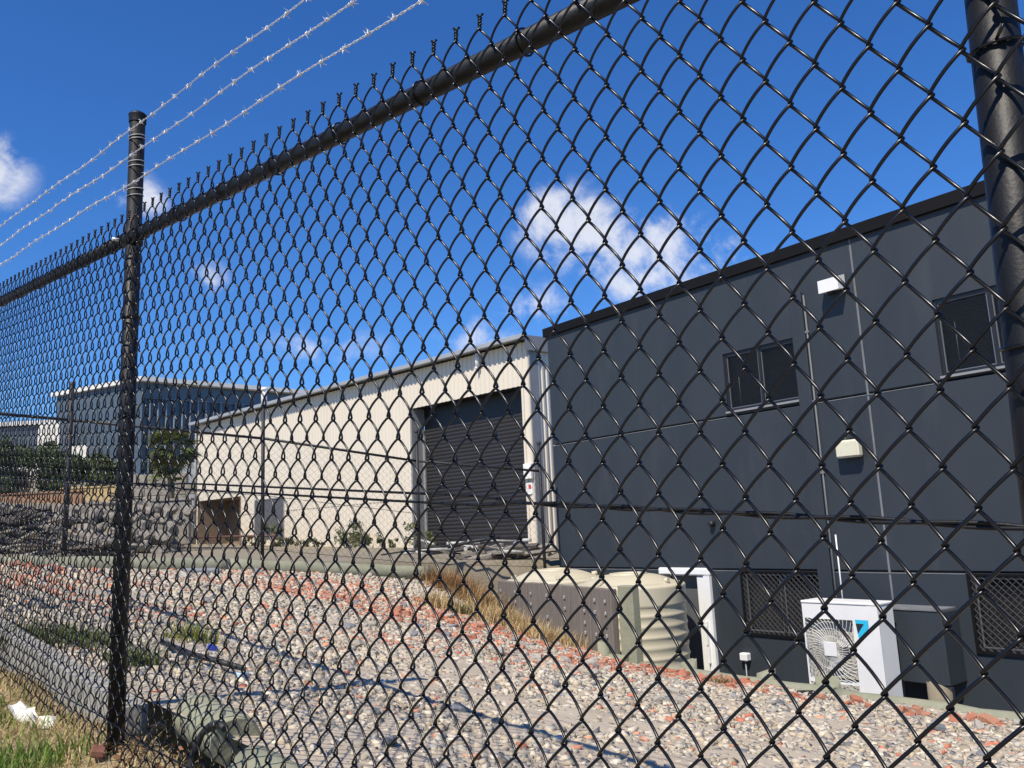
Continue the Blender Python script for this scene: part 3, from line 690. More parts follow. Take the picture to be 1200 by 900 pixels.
# barbed wire
def barbed(z_of, seed, D=-.006):
    rr = random.Random(seed); m = MB()
    ss = np.arange(smin, smax, .012)
    wob = lambda s: .004 * math.sin(s * 3.1 + seed) + .003 * math.sin(s * 8.3 + seed * 2)
    for ph in (0, math.pi):
        m.tube([loc(s, D + .0019 * math.cos(s * 105 + ph), z_of(s) + wob(s) + .0019 * math.sin(s * 105 + ph)) for s in ss], .0012, 4, False)
    s = smin + rr.random() * .1
    while s < smax:
        c_ = Vector(loc(s, D, z_of(s) + wob(s)))
        for j in range(2):
            a = rr.uniform(0, 6.28)
            x = .0035 * (1 if j else -1)
            pts = [c_ + Vector((x - .004, .013 * math.cos(a), .013 * math.sin(a)))]
            for q in range(7):
                t = a + q * 1.05; pts.append(c_ + Vector((x + .001 * q - .003, .0042 * math.cos(t), .0042 * math.sin(t))))
            e_ = a + 7 * 1.05 + rr.uniform(-.3, .3); pts.append(c_ + Vector((x + .006, .015 * math.cos(e_), .015 * math.sin(e_))))
            m.tube(pts, [.0006] + [.0013] * 7 + [.0006], 4, False)
        s += .098 + rr.uniform(-.006, .008)
    return m
bw = [(1.4704, .098), (1.3707, .098), (1.2647, .0985)]
for i, (z, k) in enumerate(bw):
    o = barbed(lambda s, z=z, k=k: 1.6 + z + k * (s - 2.92), i + 1).build('barbed_wire', M_GALV, FS)
    for s in (.213, 2.918, 5.63):
        m = MB(); c_ = loc(s, .0085 + pr, 1.6 + z + k * (s - 2.92))
        for h in (0, .012 + .006 * i):
            m.tube([(c_[0] + (pr + .002) * math.cos(a), c_[1] + (pr + .002) * math.sin(a), c_[2] - h + .006 * math.sin(a)) for a in np.linspace(0, 2 * math.pi, 17)], .0013, 4, False)
        m.build('tie_wire', M_GALV, o)

# rear fence -------------------------------------------------------
bp = [(-9.4, 7.9), (-5.68, 10.45), (-3.617, 11.8), (-1.54, 12.9), (.40, 13.8)]
bzb = [1.85, 1.566, 1.379, 1.046, .861]
FB = thing('chain_link_fence', 'thin black chain link fence with bare posts behind the gravel and long log', 'fence', (-3.617, 11.8, 1.379))
H_R, H_P = 1.665, 2.15
for i, (x, y) in enumerate(bp):
    b_ = MB(); b_.tube([(x + 3.617, y - 11.8, bzb[i] - .3 - 1.379), (x + 3.617, y - 11.8, bzb[i] + H_P - 1.379)], .032 if i in (0, 1) else .026, 14); o = b_.build('post', M_BACKPOST, FB)
    c_ = MB(); c_.lathe([(.036, -.03), (.036, 0), (.02, .012), (0, .014)], (x + 3.617, y - 11.8, bzb[i] + H_P - 1.379), 14); c_.build('post_cap', M_BACKPOST, o)
wb, pb = .056, .105
for i in range(4):
    a = Vector((*bp[i], bzb[i])); b2 = Vector((*bp[i + 1], bzb[i + 1])); h = Vector((b2.x - a.x, b2.y - a.y, 0)); Lh = h.length; sl_ = (b2.z - a.z) / Lh; ang = math.atan2(h.y, h.x)
    off = Vector((-3.617, 11.8, 1.379))
    m = MB(); m.tube([a + Vector((0, 0, H_R)) - off, b2 + Vector((0, 0, H_R)) - off], .019, 10); m.build('top_rail', M_BACKPOST, FB)
    for hh in (.85, .10):
        m = MB(); m.tube([a + Vector((0, 0, hh)) - off, b2 + Vector((0, 0, hh)) - off], .004, 5); m.build('tension_wire', M_BACKPOST, FB)
    ee, oo = chain_meshes(wb, pb, 15, -sl_, .0017, .004, .001, 3, False, [0, .5])
    for q in (ee, oo): q.materials.append(M_BACKPOST)
    nw = int(Lh / wb)
    side = Vector((math.sin(ang), -math.cos(ang), 0)) * .03
    for k in range(nw):
        o = bpy.data.objects.new('mesh_wire', oo if k % 2 else ee); col.objects.link(o); o.parent = FB
        pnt = a + (b2 - a) * (k * wb / Lh) + side - off; o.location = (pnt.x, pnt.y, pnt.z + H_R + .03); o.rotation_euler = (0, 0, ang)

# ------------------------------------------------------------------ pale shed
SD = 17.407
SH = thing('steel_shed', 'cream ribbed steel shed with a tall dark roller door', 'building', (0, 0, 0), SHED_ROT)
gz = .7
def ribbed(u0, u1, z0, z1, v, axis='u', flip=False, pitch=.2, d=.03):
    """trapezoidal steel sheet, real ribs"""
    m = MB(); prof = []; k = math.floor(u0 / pitch)
    while k * pitch < u1 + pitch:
        b0 = k * pitch
        for du, dv in ((0, 0), (.095, 0), (.115, -d), (.18, -d), (.2, 0)):
            prof.append((b0 + du, dv))
        k += 1
    pr_ = [(u0, None)] + [q for q in prof if u0 < q[0] < u1] + [(u1, None)]
    xs_ = [q[0] for q in prof]; ds_ = [q[1] for q in prof]
    pts = [(u, (np.interp(u, xs_, ds_) if dv is None else dv)) for u, dv in pr_]
    V_ = []
    for z in (z0, z1):
        for u, dv in pts: V_.append((u, v + dv, z) if axis == 'u' else (v - dv, u, z))
    n = len(pts); m.add(V_, [(i, i + 1, n + i + 1, n + i) for i in range(n - 1)] if axis == 'u' else [(i, i + 1, n + i + 1, n + i) for i in range(n - 1)])
    return m
uL, uR = -37.25, -15.95; zE = 7.0
dr0, dr1, drz = -21.4, -16.27, 5.72
po0, po1, poz = -36.95, -33.05, 3.50
wn0, wn1, wz0, wz1 = -31.75, -29.5, 1.62, 3.22
for (a, b2, c0, d0) in ((uL, po0, gz, zE), (po0, po1, poz, zE), (po1, wn0, gz, zE), (wn0, wn1, wz1, zE), (wn0, wn1, gz, wz0), (wn1, dr0, gz, zE), (dr0, dr1, drz, zE), (dr1, uR, gz, zE)):
    ribbed(a, b2, c0, d0, SD).build('wall_sheet', M_SHED, SH)
lp = MB()
for a, b2 in ((po1, wn0), (wn1, dr0)): lp.box(a, b2, SD - .036, SD - .031, 2.72, 2.755)
lp.build('sheet_lap', M_SHED, SH)
# side wall towards the dark building, roof, eaves
sw_ = ribbed(SD + .32, SD + 16, gz - 1.5, zE + .15, uR, 'v'); sw_.build('side_wall', M_SHED, SH)
MB().box(uR - .01, uR + .035, SD - .04, SD + .33, gz - .8, zE + .1).build('corner_flashing', M_SHEDGREY, SH)
MB().box(uR - .01, uR + .06, SD + .9, SD + 1.25, gz - 1.5, 3.6).build('downpipe_cover', M_SHEDGREY, SH)
MB().box(uL, uL + .05, SD, SD + 16, gz, zE).build('far_end_wall', M_SHED, SH)
MB().box(uL, uR, SD + 15.95, SD + 16, gz, zE + .9).build('rear_wall', M_SHED, SH)
rf = MB(); z0, z1 = zE + .06, zE + 1.0; va, vb = SD - .28, SD + 16.2
rf.add([(uL - .2, va, z0), (uR + .12, va, z0), (uR + .12, vb, z1), (uL - .2, vb, z1), (uL - .2, va, z0 + .07), (uR + .12, va, z0 + .07), (uR + .12, vb, z1 + .07), (uL - .2, vb, z1 + .07)],
       [(0, 3, 2, 1), (4, 5, 6, 7), (0, 1, 5, 4), (1, 2, 6, 5), (2, 3, 7, 6), (3, 0, 4, 7)]); rfo = rf.build('roof', M_ROOF, SH)
MB().box(uL - .22, uR + .14, va - .11, va - .004, z0 - .04, z0 + .10, .012).build('gutter', M_ROOF, rfo)
gb = MB(); gb.add([(uR + .065, SD - .26, zE - .02), (uR + .065, SD + 16, zE - .0), (uR + .065, SD + 16, zE + 1.05), (uR + .065, SD - .26, zE + .12)], [(0, 1, 2, 3)])
gb.add([(uR + .125, SD - .29, zE - .32), (uR + .125, SD + 16, zE + .62), (uR + .125, SD + 16, zE + 1.05), (uR + .125, SD - .29, zE + .12)], [(0, 1, 2, 3)]); gb.build('barge_board', M_SHEDGREY, rfo)
# roller door set in a deep grey opening
rc = .5
j = MB(); j.box(dr0 - .06, dr0 + .02, SD - .045, SD + rc, gz, drz); j.build('door_jamb', M_JAMB, SH)
j = MB(); j.box(dr1 - .02, dr1 + .06, SD - .045, SD + rc, gz, drz); j.build('door_jamb', M_SHED, SH)
MB().box(dr0 + .02, dr1 - .02, SD + .01, SD + rc + .3, drz + .002, drz + .1).build('door_head', M_BLACK, SH)
cur = MB(); zz = gz + .25; pts = []
while zz < drz - .72:
    for k in range(6): pts.append((SD + rc - .022 * abs(math.sin(math.pi * k / 6)) , zz + .12 * k / 6))
    zz += .12
V_ = [(dr0 + .02, v, z) for v, z in pts] + [(dr1 - .02, v, z) for v, z in pts]; n = len(pts)
cur.add(V_, [(i, n + i, n + i + 1, i + 1) for i in range(n - 1)]); cu2 = cur.build('roller_door', M_ROLLER, SH)
MB().box(dr0 + .02, dr1 - .02, SD + rc - .05, SD + rc - .024, gz + .2, gz + .32).build('bottom_rail', M_JAMB, cu2)
MB().box(dr0 + .02, dr1 - .02, SD + rc + .02, SD + rc + .5, drz - .80, drz - .002).build('lintel_shade_box', M_BLACK, cu2)  # black box at the drum paints in the lintel's shadow band
MB().box(dr0 + .02, dr0 + .12, SD + rc - .09, SD + rc - .03, gz, drz - .9).build('guide', M_JAMB, cu2)
MB().box(dr1 - .12, dr1 - .02, SD + rc - .09, SD + rc - .03, gz, drz - .9).build('guide', M_ROLLER, cu2)
# open brown porch and grey door
for bxs, nm, mm in (((po0, po1, SD + 1.4, SD + 1.45, gz, poz), 'porch_back', M_BROWN), ((po0 - .05, po0, SD - .03, SD + 1.45, gz, poz), 'porch_side', M_BROWN), ((po1, po1 + .05, SD - .03, SD + 1.45, gz, poz), 'porch_side', M_BROWN),
                    ((po0, po1, SD + .01, SD + 1.4, poz + .003, poz + .05), 'porch_head', M_BROWN)):
    MB().box(*bxs).build(nm, mm, SH)
d_ = MB().box(wn0 + .01, wn1 - .01, SD - .02, SD + .03, wz0 + .003, wz1 - .003).build('side_door', M_GREYDOOR, SH)
b_ = MB(); b_.box(wn0 - .05, wn0 + .008, SD - .045, SD + .02, wz0, wz1 + .05); b_.box(wn1 - .008, wn1 + .05, SD - .045, SD + .02, wz0, wz1 + .05); b_.box(wn0 + .008, wn1 - .008, SD - .044, SD + .02, wz1, wz1 + .05); b_.build('door_frame', M_SHEDGREY, d_)
b_ = MB(); b_.tube([(uL + .06, SD - .09, gz), (uL + .06, SD - .09, zE - .02)], .055, 10); b_.build('downpipe', M_SHEDGREY, SH)
b_ = MB(); b_.tube([(-30.96, SD - .1, zE + .12), (-30.96, SD - .1, zE + .85)], .12, 12); b_.tube([(-30.96, SD - .1, zE + .75), (-30.96, SD - .1, zE + .88)], .16, 12); b_.build('flue', M_WHITE, SH)
b_ = MB(); b_.tube([(-18.02, SD - .12, zE - .46), (-18.02, SD - .12, zE - .02)], .07, 10); b_.tube([(-18.02, SD - .02, zE - .42), (-18.02, SD - .22, zE - .50)], .05, 8); b_.build('vent_pipe', M_WHITE, SH)
sg = thing('door_sign', 'small white notice box beside the roller door on the shed', 'sign', fr(SHED_ROT, -16.13, SD - .035, 3.2), SHED_ROT)
MB().box(-.15, .15, -.10, -.001, -.22, .22, .012).build('box', M_WHITE, sg)
sg = thing('warning_sign', 'tiny white sign with a red mark under the notice box by the roller door', 'sign', fr(SHED_ROT, -16.13, SD - .035, 2.72), SHED_ROT)
MB().box(-.09, .09, -.012, -.001, -.17, .17).build('plate', M_WHITE, sg); MB().box(-.05, .05, -.016, -.0125, -.02, .10).build('red_mark', mat('red_print', (.5, .05, .05), .5), sg)
# dark red handrail in front of the porch
hr = thing('handrail', 'dark red pipe handrail in front of the brown porch and grey door of the shed', 'handrail', fr(SHED_ROT, -32.5, SD - 1.0, 1.0), SHED_ROT)
M_RUST = mat('dark_red_paint', (.10, .05, .045), .6)
m = MB(); m.tube([(-4.3, 0, .88), (4.1, 0, .76)], .045, 8); m.build('rail', M_RUST, hr)
for x in (-4.2, -1.4, 1.4, 3.9):
    m = MB(); m.tube([(x, 0, -.3), (x, 0, .86)], .035, 8); m.build('post', M_RUST, hr)
m = MB(); m.tube([(3.45, 0, -.3), (4.05, 0, .76)], .035, 8); m.build('brace', M_RUST, hr)

# ------------------------------------------------------------------ foliage
def leaf_cloud(centers, radii, n, size, cols, flat=1.0, seed=1):
    r = np.random.default_rng(seed); centers = np.array(centers, float); radii = np.array(radii, float)
    wgt = radii ** 2; wgt = wgt / wgt.sum(); k = r.choice(len(centers), n, p=wgt)
    d = r.normal(size=(n, 3)); d /= np.linalg.norm(d, axis=1)[:, None]
    rad = radii[k] * (r.random(n) ** .45) * (1 + .18 * r.normal(size=n))
    C = centers[k] + d * rad[:, None] * np.array([1, 1, flat])
    nrm = d * .6 + r.normal(size=(n, 3)) * .7 + np.array([0, 0, .3]); nrm /= np.linalg.norm(nrm, axis=1)[:, None]
    t = np.cross(nrm, r.normal(size=(n, 3))); t /= np.linalg.norm(t, axis=1)[:, None]; b_ = np.cross(nrm, t)
    s = size * r.uniform(.6, 1.35, n)[:, None]
    V = np.stack([C - t * s, C + b_ * s * .45, C + t * s, C - b_ * s * .45], 1).reshape(-1, 3)
    F = np.arange(n * 4).reshape(n, 4)
    cols = np.array(cols); cc = cols[r.integers(0, len(cols), n)] * r.uniform(.75, 1.25, (n, 1))
    return np_mesh('crown', V, F, np.repeat(cc, 4, 0))
def shrub(name, label, cat, x, y, h, rx, n, size, cols, seed, group=None, z=None):
    z = yard_z(x, y) if z is None else z
    t = thing(name, label, cat, (x, y, z), 0, group); r = random.Random(seed)
    cs = []; rs = []
    for k in range(int(7 + rx * 3)):
        q = r.random(); cs.append((r.uniform(-rx, rx), r.uniform(-rx * .5, rx * .5), h * (.14 + .62 * q))); rs.append(r.uniform(.20, .30) * min(h, rx * 1.6))
    obj('crown', leaf_cloud(cs, rs, n, size, cols, .9, seed), M_LEAF, t)
    for j in range(3):
        m = MB(); m.tube([(r.uniform(-.15, .15), r.uniform(-.1, .1), -.2), (r.uniform(-.3, .3) * rx, r.uniform(-.2, .2), h * .35), (r.uniform(-.7, .7) * rx, r.uniform(-.3, .3), h * .75)], [.09 * h / 4, .06 * h / 4, .02 * h / 4], 6); m.build('trunk', M_HEDGESTEM, t)
    return t
GR = [(.085, .13, .04), (.065, .105, .032), (.12, .155, .055), (.05, .08, .028)]
hedge = [(-28.6, 42, 2.7, 1.4, 'rounded dark green shrub by the low blue shed, at the end of the hedge'), (-26.7, 42.6, 2.4, 1.3, 'loose dark green shrub in the hedge between two taller ones'), (-24.9, 42, 3.3, 1.3, 'tallest dark green shrub of the hedge below the white annex'),
         (-23.1, 42.5, 2.6, 1.3, 'dark green shrub of the hedge next to the tallest one'), (-21.5, 42.0, 2.6, 1.0, 'olive green shrub at the blue building end of the hedge'), (-30.6, 43, 2.8, 1.5, 'dark green shrub at the far end of the hedge')]
for i, (x, y, h, rx, lab) in enumerate(hedge): shrub('hedge_shrub', lab, 'shrub', x, y, h, rx, 3600, .14, GR if i != 4 else [(.09, .12, .04), (.07, .10, .035), (.11, .13, .05)], 20 + i, 'shrubs of the hedge in front of the blue building')
WG = [(.10, .14, .06), (.16, .17, .10), (.08, .11, .05)]
p = fr(SHED_ROT, -24.6, SD - .55); shrub('weed_bush', 'small grey green weed bush at the foot of the cream shed wall', 'bush', p.x, p.y, 1.0, .75, 700, .06, WG, 51)
p = fr(SHED_ROT, -23.4, SD - .5); shrub('weed_bush', 'low dry weed bush at the left side of the roller door', 'bush', p.x, p.y, .55, .5, 350, .05, [(.20, .18, .10), (.13, .15, .07)], 52)
p = fr(SHED_ROT, -29.3, SD - .6); shrub('weed_bush', 'tall green weed beside the grey side door of the shed', 'bush', p.x, p.y, 1.1, .35, 350, .06, WG, 53)
p = fr(SHED_ROT, -20.9, SD - .3); shrub('weed_bush', 'thin yellow green weeds in the corner of the roller door', 'bush', p.x, p.y, 1.0, .45, 400, .05, [(.17, .18, .07), (.11, .14, .05)], 54)

for q, (u, lab) in enumerate(((-26.2, 'dark green creeping weed along the shed wall beside the grey green bush'), (-27.6, 'low olive weed along the shed wall between bush and handrail'), (-28.7, 'dark low weed at the end of the dark red handrail'), (-31.0, 'short weed under the grey side door'), (-22.4, 'low brown weed next to the roller door jamb'))):
    p = fr(SHED_ROT, u, SD - .7); shrub('weed_bush', lab, 'bush', p.x, p.y, .42, .75, 420, .05, [(.07, .09, .035), (.12, .12, .05), (.05, .07, .03)], 80 + q)
# palm: a dense round head on a trunk and a young head below it
PALM = thing('palm_tree', 'young palm with a round fan head on the terrace beside the shed', 'palm', (-11.3, 27.0, 2.82))
def frond_mesh(L_, seed):
    r = random.Random(seed); V = []; F = []; T = []
    def leaf(a, b2, wd, c):
        a = Vector(a); b2 = Vector(b2); t = (b2 - a).normalized(); s = t.cross(Vector((0, 0, 1))); s = (s.normalized() if s.length > .01 else Vector((1, 0, 0))) * wd
        o = len(V); mid = a.lerp(b2, .45); V.extend([a - s * .3, mid - s, b2, mid + s]); F.append((o, o + 1, o + 2, o + 3)); T.extend([c] * 4)
    for k in range(8): # stalk
        pass
    stem = [Vector((q * L_ * .55, 0, .25 * L_ * math.sin(q * 1.6) * .6)) for q in np.linspace(0, 1, 5)]
    for k in range(4): leaf(stem[k], stem[k + 1], .018, (.12, .13, .05))
    hub = stem[-1]
    for k in range(17):
        a = -1.5 + 3.0 * k / 16; l_ = L_ * .55 * (1 - .15 * abs(a)) * r.uniform(.85, 1.1)
        e_ = hub + Vector((math.cos(a) * l_, math.sin(a) * l_, -.28 * l_ + r.uniform(-.1, .06)))
        c = r.choice([(.12, .17, .04), (.09, .14, .032), (.17, .21, .06), (.21, .20, .08)])
        leaf(hub, e_, .045, c)
    return np_mesh('frond', np.array([tuple(v) for v in V]), np.array(F), np.array(T))
fm = [frond_mesh(1.15, k) for k in range(3)]
for q in fm: q.materials.append(M_FROND)
m = MB(); m.tube([(0, 0, -1.2), (.03, 0, .6), (-.02, .02, 1.3), (.03, 0, 1.75)], [.13, .11, .10, .10], 10); m.build('trunk', M_HEDGESTEM, PALM)
gr_ = random.Random(5)
for k in range(64):
    o = bpy.data.objects.new('frond', fm[k % 3]); col.objects.link(o); o.parent = PALM
    el = gr_.uniform(-1.1, .75); low = k >= 50
    o.location = (.03, 0, 1.78) if not low else (.12, -.35, .62)
    if low: el = gr_.uniform(-1.2, -.3)
    sc = gr_.uniform(.8, 1.0) * (.75 if low else .86); o.scale = (sc, sc, sc)
    o.rotation_euler = (gr_.uniform(-.4, .4), el, gr_.uniform(0, 6.28))

# ------------------------------------------------------------------ far buildings
M_BLUEP = mat('blue_grey_panel', (.062, .088, .115), .45, c2=(.074, .10, .128), scale=.6, spec=.6)
M_BLUEG = mat('blue_grey_glazing', (.055, .085, .125), .25, c2=(.07, .10, .14), scale=.4, spec=.7)
M_BLUEF = mat('blue_grey_fin', (.20, .25, .31), .5)
M_TRIM = mat('pale_trim', (.66, .66, .62), .6)
M_WHITEW = mat('white_render', (.66, .64, .57), .8, c2=(.58, .56, .50), scale=1)
cx0, cy0 = -25.05, 55.0
d1 = Vector((.744, .668, 0)); d2 = Vector((-.891, .453, 0))
BB = thing('blue_office_building', 'blue grey office building with pale roof edge and upright fins behind the palm', 'building', (cx0, cy0, 0))
zt_, zb_ = 12.9, 2.5
def wall_quad(o0, d, L_, z0, z1, off, m, name, parent, nrm, th=.12):
    b_ = MB(); a = o0 + nrm * off; b2 = a + d * L_; q = [a, b2, b2 - nrm * th, a - nrm * th]
    b_.add([(p.x, p.y, z0) for p in q] + [(p.x, p.y, z1) for p in q], [(0, 3, 2, 1), (4, 5, 6, 7), (0, 1, 5, 4), (1, 2, 6, 5), (2, 3, 7, 6), (3, 0, 4, 7)]); return b_.build(name, m, parent)
n1 = Vector((d1.y, -d1.x, 0)); n2 = Vector((-d2.y, d2.x, 0))
if n2.y > 0: n2 = -n2
o0 = Vector((0, 0, 0)); L1, L2 = 17, 9.2
# right (fin) facade: glazed bays between fins, deep eave above
nb_bays = 31; bw_ = L1 / nb_bays; rowsz = [zb_, 5.0, 7.2, 9.2, 11.55]
for k in range(nb_bays):
    for r_ in range(4):
        wall_quad(o0 + d1 * (k * bw_ + .04), d1, bw_ - .08, rowsz[r_] + .04, rowsz[r_ + 1] - .04, -.45, M_BLUEG, 'glazing_panel', BB, n1)
    wall_quad(o0 + d1 * (k * bw_ - .025), d1, .05, zb_, 11.6, -.12, M_BLUEF, 'fin', BB, n1, .4)
for z in rowsz: wall_quad(o0, d1, L1, z - .03, z + .03, -.28, M_BLUEF, 'transom', BB, n1, .2)
wall_quad(o0, d1, L1, 11.6, zt_ - .32, -.30, M_BLUEG, 'upper_band', BB, n1)
# left facade: flat panels
pw = L2 / 4
for k in range(4):
    for z0, z1 in ((zb_, 6.2), (6.2, 9.5), (9.5, zt_ - .32)):
        wall_quad(o0 + d2 * (k * pw + .02), d2, pw - .04, z0 + .02, z1 - .02, 0, M_BLUEP, 'wall_panel', BB, n2)
b_ = MB(); q = [o0 + n2 * .0 + n1 * .3 + n2 * .25, o0 + d1 * (L1 + .3) + n1 * .3, o0 + d1 * L1 + d2 * L2, o0 + d2 * (L2 + .3) + n2 * .25]
b_.add([(p.x, p.y, zt_ - .30) for p in q] + [(p.x, p.y, zt_) for p in q], [(0, 3, 2, 1), (4, 5, 6, 7), (0, 1, 5, 4), (1, 2, 6, 5), (2, 3, 7, 6), (3, 0, 4, 7)]); b_.build('roof', M_TRIM, BB)
b_ = MB(); q = [o0 + d1 * .8 + d2 * .5, o0 + d1 * L1 + d2 * .7, o0 + d1 * L1 + d2 * (L2 - .2), o0 + d2 * (L2 - .2) + d1 * .3]
b_.add([(p.x, p.y, zb_) for p in q] + [(p.x, p.y, zt_ - .35) for p in q], [(0, 1, 5, 4), (1, 2, 6, 5), (2, 3, 7, 6), (3, 0, 4, 7)]); b_.build('inner_wall', M_BLUEG, BB)
wall_quad(o0 + d2 * 6.9, d2, 2.4, 6.0, 10.4, 1.2, M_WHITEW, 'annex', BB, n2, 1.1)
wall_quad(o0 + d2 * 4.2, d2, 1.6, 5.5, 8.6, 1.0, M_WHITEW, 'annex', BB, n2, .9)
# door and ground floor wall by the corner
wall_quad(o0 + d1 * 1.3, d1, 5.2, zb_, 7.1, .5, M_WHITEW, 'porch_wall', BB, n1, .5)
LB = thing('low_building', 'low blue grey shed with a white roof edge and white base beyond the hedge', 'building', (-40.4, 66, 0), 0)
MB().box(-12, 3.4, 0, 8, 8.5, 11.6).build('upper_wall', M_BLUEP, LB); MB().box(-12, 3.4, .01, 8, 2, 8.49).build('lower_wall', M_WHITEW, LB); MB().box(-12.3, 3.7, -.3, 8.2, 11.61, 11.95).build('roof', M_TRIM, LB)

# ------------------------------------------------------------------ terrace: boulders, block walls, scrap
def rock_mesh(seed, sub=1, squash=(1, .9, .75)):
    import bmesh
    r = random.Random(seed); bm = bmesh.new(); bmesh.ops.create_icosphere(bm, subdivisions=sub, radius=1)
    for v in bm.verts:
        v.co *= r.uniform(.78, 1.12); v.co.x *= squash[0]; v.co.y *= squash[1]; v.co.z *= squash[2]
    for k in range(4):
        n_ = Vector((r.gauss(0, 1), r.gauss(0, 1), r.gauss(0, 1))).normalized(); d = r.uniform(.5, .75)
        for v in bm.verts:
            h = v.co.dot(n_) - d
            if h > 0: v.co -= n_ * h
    me = bpy.data.meshes.new('rock'); bm.to_mesh(me); bm.free(); return me
boul = [rock_mesh(k, 2, (1, .8, .8)) for k in range(6)]
for q in boul: q.materials.append(M_BOULDER)
BW = thing('boulder_wall', 'rough wall of grey boulders holding the terrace beside the shed', 'wall', (-10.5, 21.5, yard_z(-10.5, 20.5)))
r = random.Random(9)
for row in range(5):
    x = -15.5
    while x < -8.75:
        sz = r.uniform(.16, .31); yy = 20.95 + row * .30 + r.uniform(-.1, .1); zz = yard_z(x, 20.5) + .08 + row * .25 + r.uniform(-.06, .06)
        o = bpy.data.objects.new('boulder', boul[r.randrange(6)]); col.objects.link(o); o.parent = BW
        o.location = (x + 10.5, yy - 21.5, zz - BW.location.z); o.scale = (sz * r.uniform(.9, 1.3), sz, sz * r.uniform(.8, 1.05)); o.rotation_euler = (r.uniform(-.4, .4), r.uniform(-.4, .4), r.uniform(0, 6.28))
        x += sz * 1.55
# side of the terrace towards the shed
for k in range(34):
    t = r.random(); y = 21.6 + t * 12; x = -.388 * y - .45 - r.uniform(.3, 1.2); sz = r.uniform(.25, .42)
    o = bpy.data.objects.new('boulder', boul[r.randrange(6)]); col.objects.link(o); o.parent = BW
    o.location = (x + 10.5, y - 21.5, yard_z(x, y) + .05 - BW.location.z); o.scale = (sz, sz, sz * .85); o.rotation_euler = (r.uniform(-.4, .4), 0, r.uniform(0, 6.28))
KW = thing('block_wall', 'stained grey concrete block wall on the terrace behind the palm', 'wall', (-13.1, 29.0, yard_z(-13.1, 29)), -.05)
bxw, bxh = .6, .38
for row in range(3):
    for k in range(10):
        x0 = -2.6 + k * bxw + (bxw / 2 if row % 2 else 0); 
        if x0 > 1.3 or x0 < -1.0: continue
        dy = r.uniform(-.012, .012); MB().box(x0 + .006, x0 + bxw - .006, dy - .1, dy + .1, row * bxh - .1 + .006, (row + 1) * bxh - .1 - .006, .012).build('block', M_BLOCK, KW)
M_TAN = mat('tan_yellow_render', (.50, .36, .16), .85, c2=(.42, .30, .14), scale=1.2); M_ORB = mat('orange_brown_brick', (.34, .19, .10), .9, c2=(.25, .13, .075), scale=2)
def low_wall(label, x0, x1, y, z0, z1, m, cap=None):
    t = thing('garden_wall', label, 'wall', ((x0 + x1) / 2, y, z0)); hw = (x1 - x0) / 2; n = max(2, int(hw * 2 / 1.4))
    for k in range(n): MB().box(-hw + k * 2 * hw / n + .008, -hw + (k + 1) * 2 * hw / n - .008, -.1, .1, -.6, z1 - z0, .01).build('panel', m, t)
    MB().box(-hw - .05, hw + .05, -.14, .14, z1 - z0 + .003, z1 - z0 + .07, .01).build('coping', cap or m, t)
low_wall('tan yellow panel wall in front of the hedge', -19.2, -16.6, 35, 3.0, 4.1, M_TAN)
low_wall('orange brown panel wall in front of the far hedge end', -19.5, -15.7, 30, 2.75, 3.62, M_ORB)
low_wall('long grey stained wall below the tan wall', -12.4, -9.55, 24.3, 2.2, 2.85, M_BLOCK)
# heap of scrap timber, one plank at a time
M_PLANK = mat('old_plank', (.07, .06, .05), .9, c2=(.13, .11, .09), scale=4, stretch=(.4, 3, 3)); M_PLANK2 = mat('bleached_plank', (.30, .27, .22), .9, c2=(.20, .18, .15), scale=4)
def heap(label, x, y, w, h, n, seed, pale=.2, pl=1.0):
    t = thing('timber_heap', label, 'heap', (x, y, yard_z(x, y))); r = random.Random(seed)
    for k in range(n):
        q = r.random(); L_ = r.uniform(.35, 1.2) * pl; m = MB(); m.box(-L_ / 2, L_ / 2, -.06, .06, -.025, .025)
        zq = h * (q ** 1.3); xs_ = r.uniform(-1, 1) * w * (1 - .75 * q)
        m.build('plank', M_PLANK2 if r.random() < pale else M_PLANK, t, (xs_, r.uniform(-.7, .7) * (1 - .6 * q), zq + .05), (r.uniform(-.4, .4), r.uniform(-.35, .35), r.uniform(-.6, .6)))
heap('dark heap of scrap timber beyond the rear fence below the hedge', -11.9, 19.6, 1.6, .95, 90, 3, .25, 1.2)
heap('small pile of dark planks on the terrace near the palm', -11.7, 24.6, .75, .35, 16, 4, .1)
for q in (0,): pass
heap('low scatter of pale and dark offcuts behind the rear fence', -8.4, 16.4, 1.3, .3, 26, 5, .5)
# white plastic pipes and offcuts in front of the roller door
r = random.Random(12)
M_PVC = mat('dirty_white_pipe', (.52, .51, .47), .6, c2=(.40, .39, .35), scale=6); M_DKTYRE = mat('black_plastic', (.02, .02, .022), .6)
for k in range(22):
    x = r.uniform(-2.0, .8); y = r.uniform(14.6, 17.2); L_ = r.uniform(.5, 1.6); a = r.uniform(0, 3.14)
    m = MB(); m.tube([(-L_ / 2, 0, 0), (0, 0, r.uniform(0, .03)), (L_ / 2, 0, 0)], r.uniform(.015, .04), 8)
    o = m.build('pipe_offcut', M_PVC if k % 4 else M_DKTYRE, None, (x, y, yard_z(x, y) + .09 + r.uniform(0, .25)), (0, r.uniform(-.15, .15), a))
    tag(o, 'pale pipe offcut in the heap before the roller door' if k % 4 else 'black pipe offcut in the heap before the roller door', 'pipe', 'pipe offcuts before the roller door')
heap('low dark scrap heap before the roller door of the shed', -.3, 15.6, 1.2, .18, 26, 8, .5, .7)

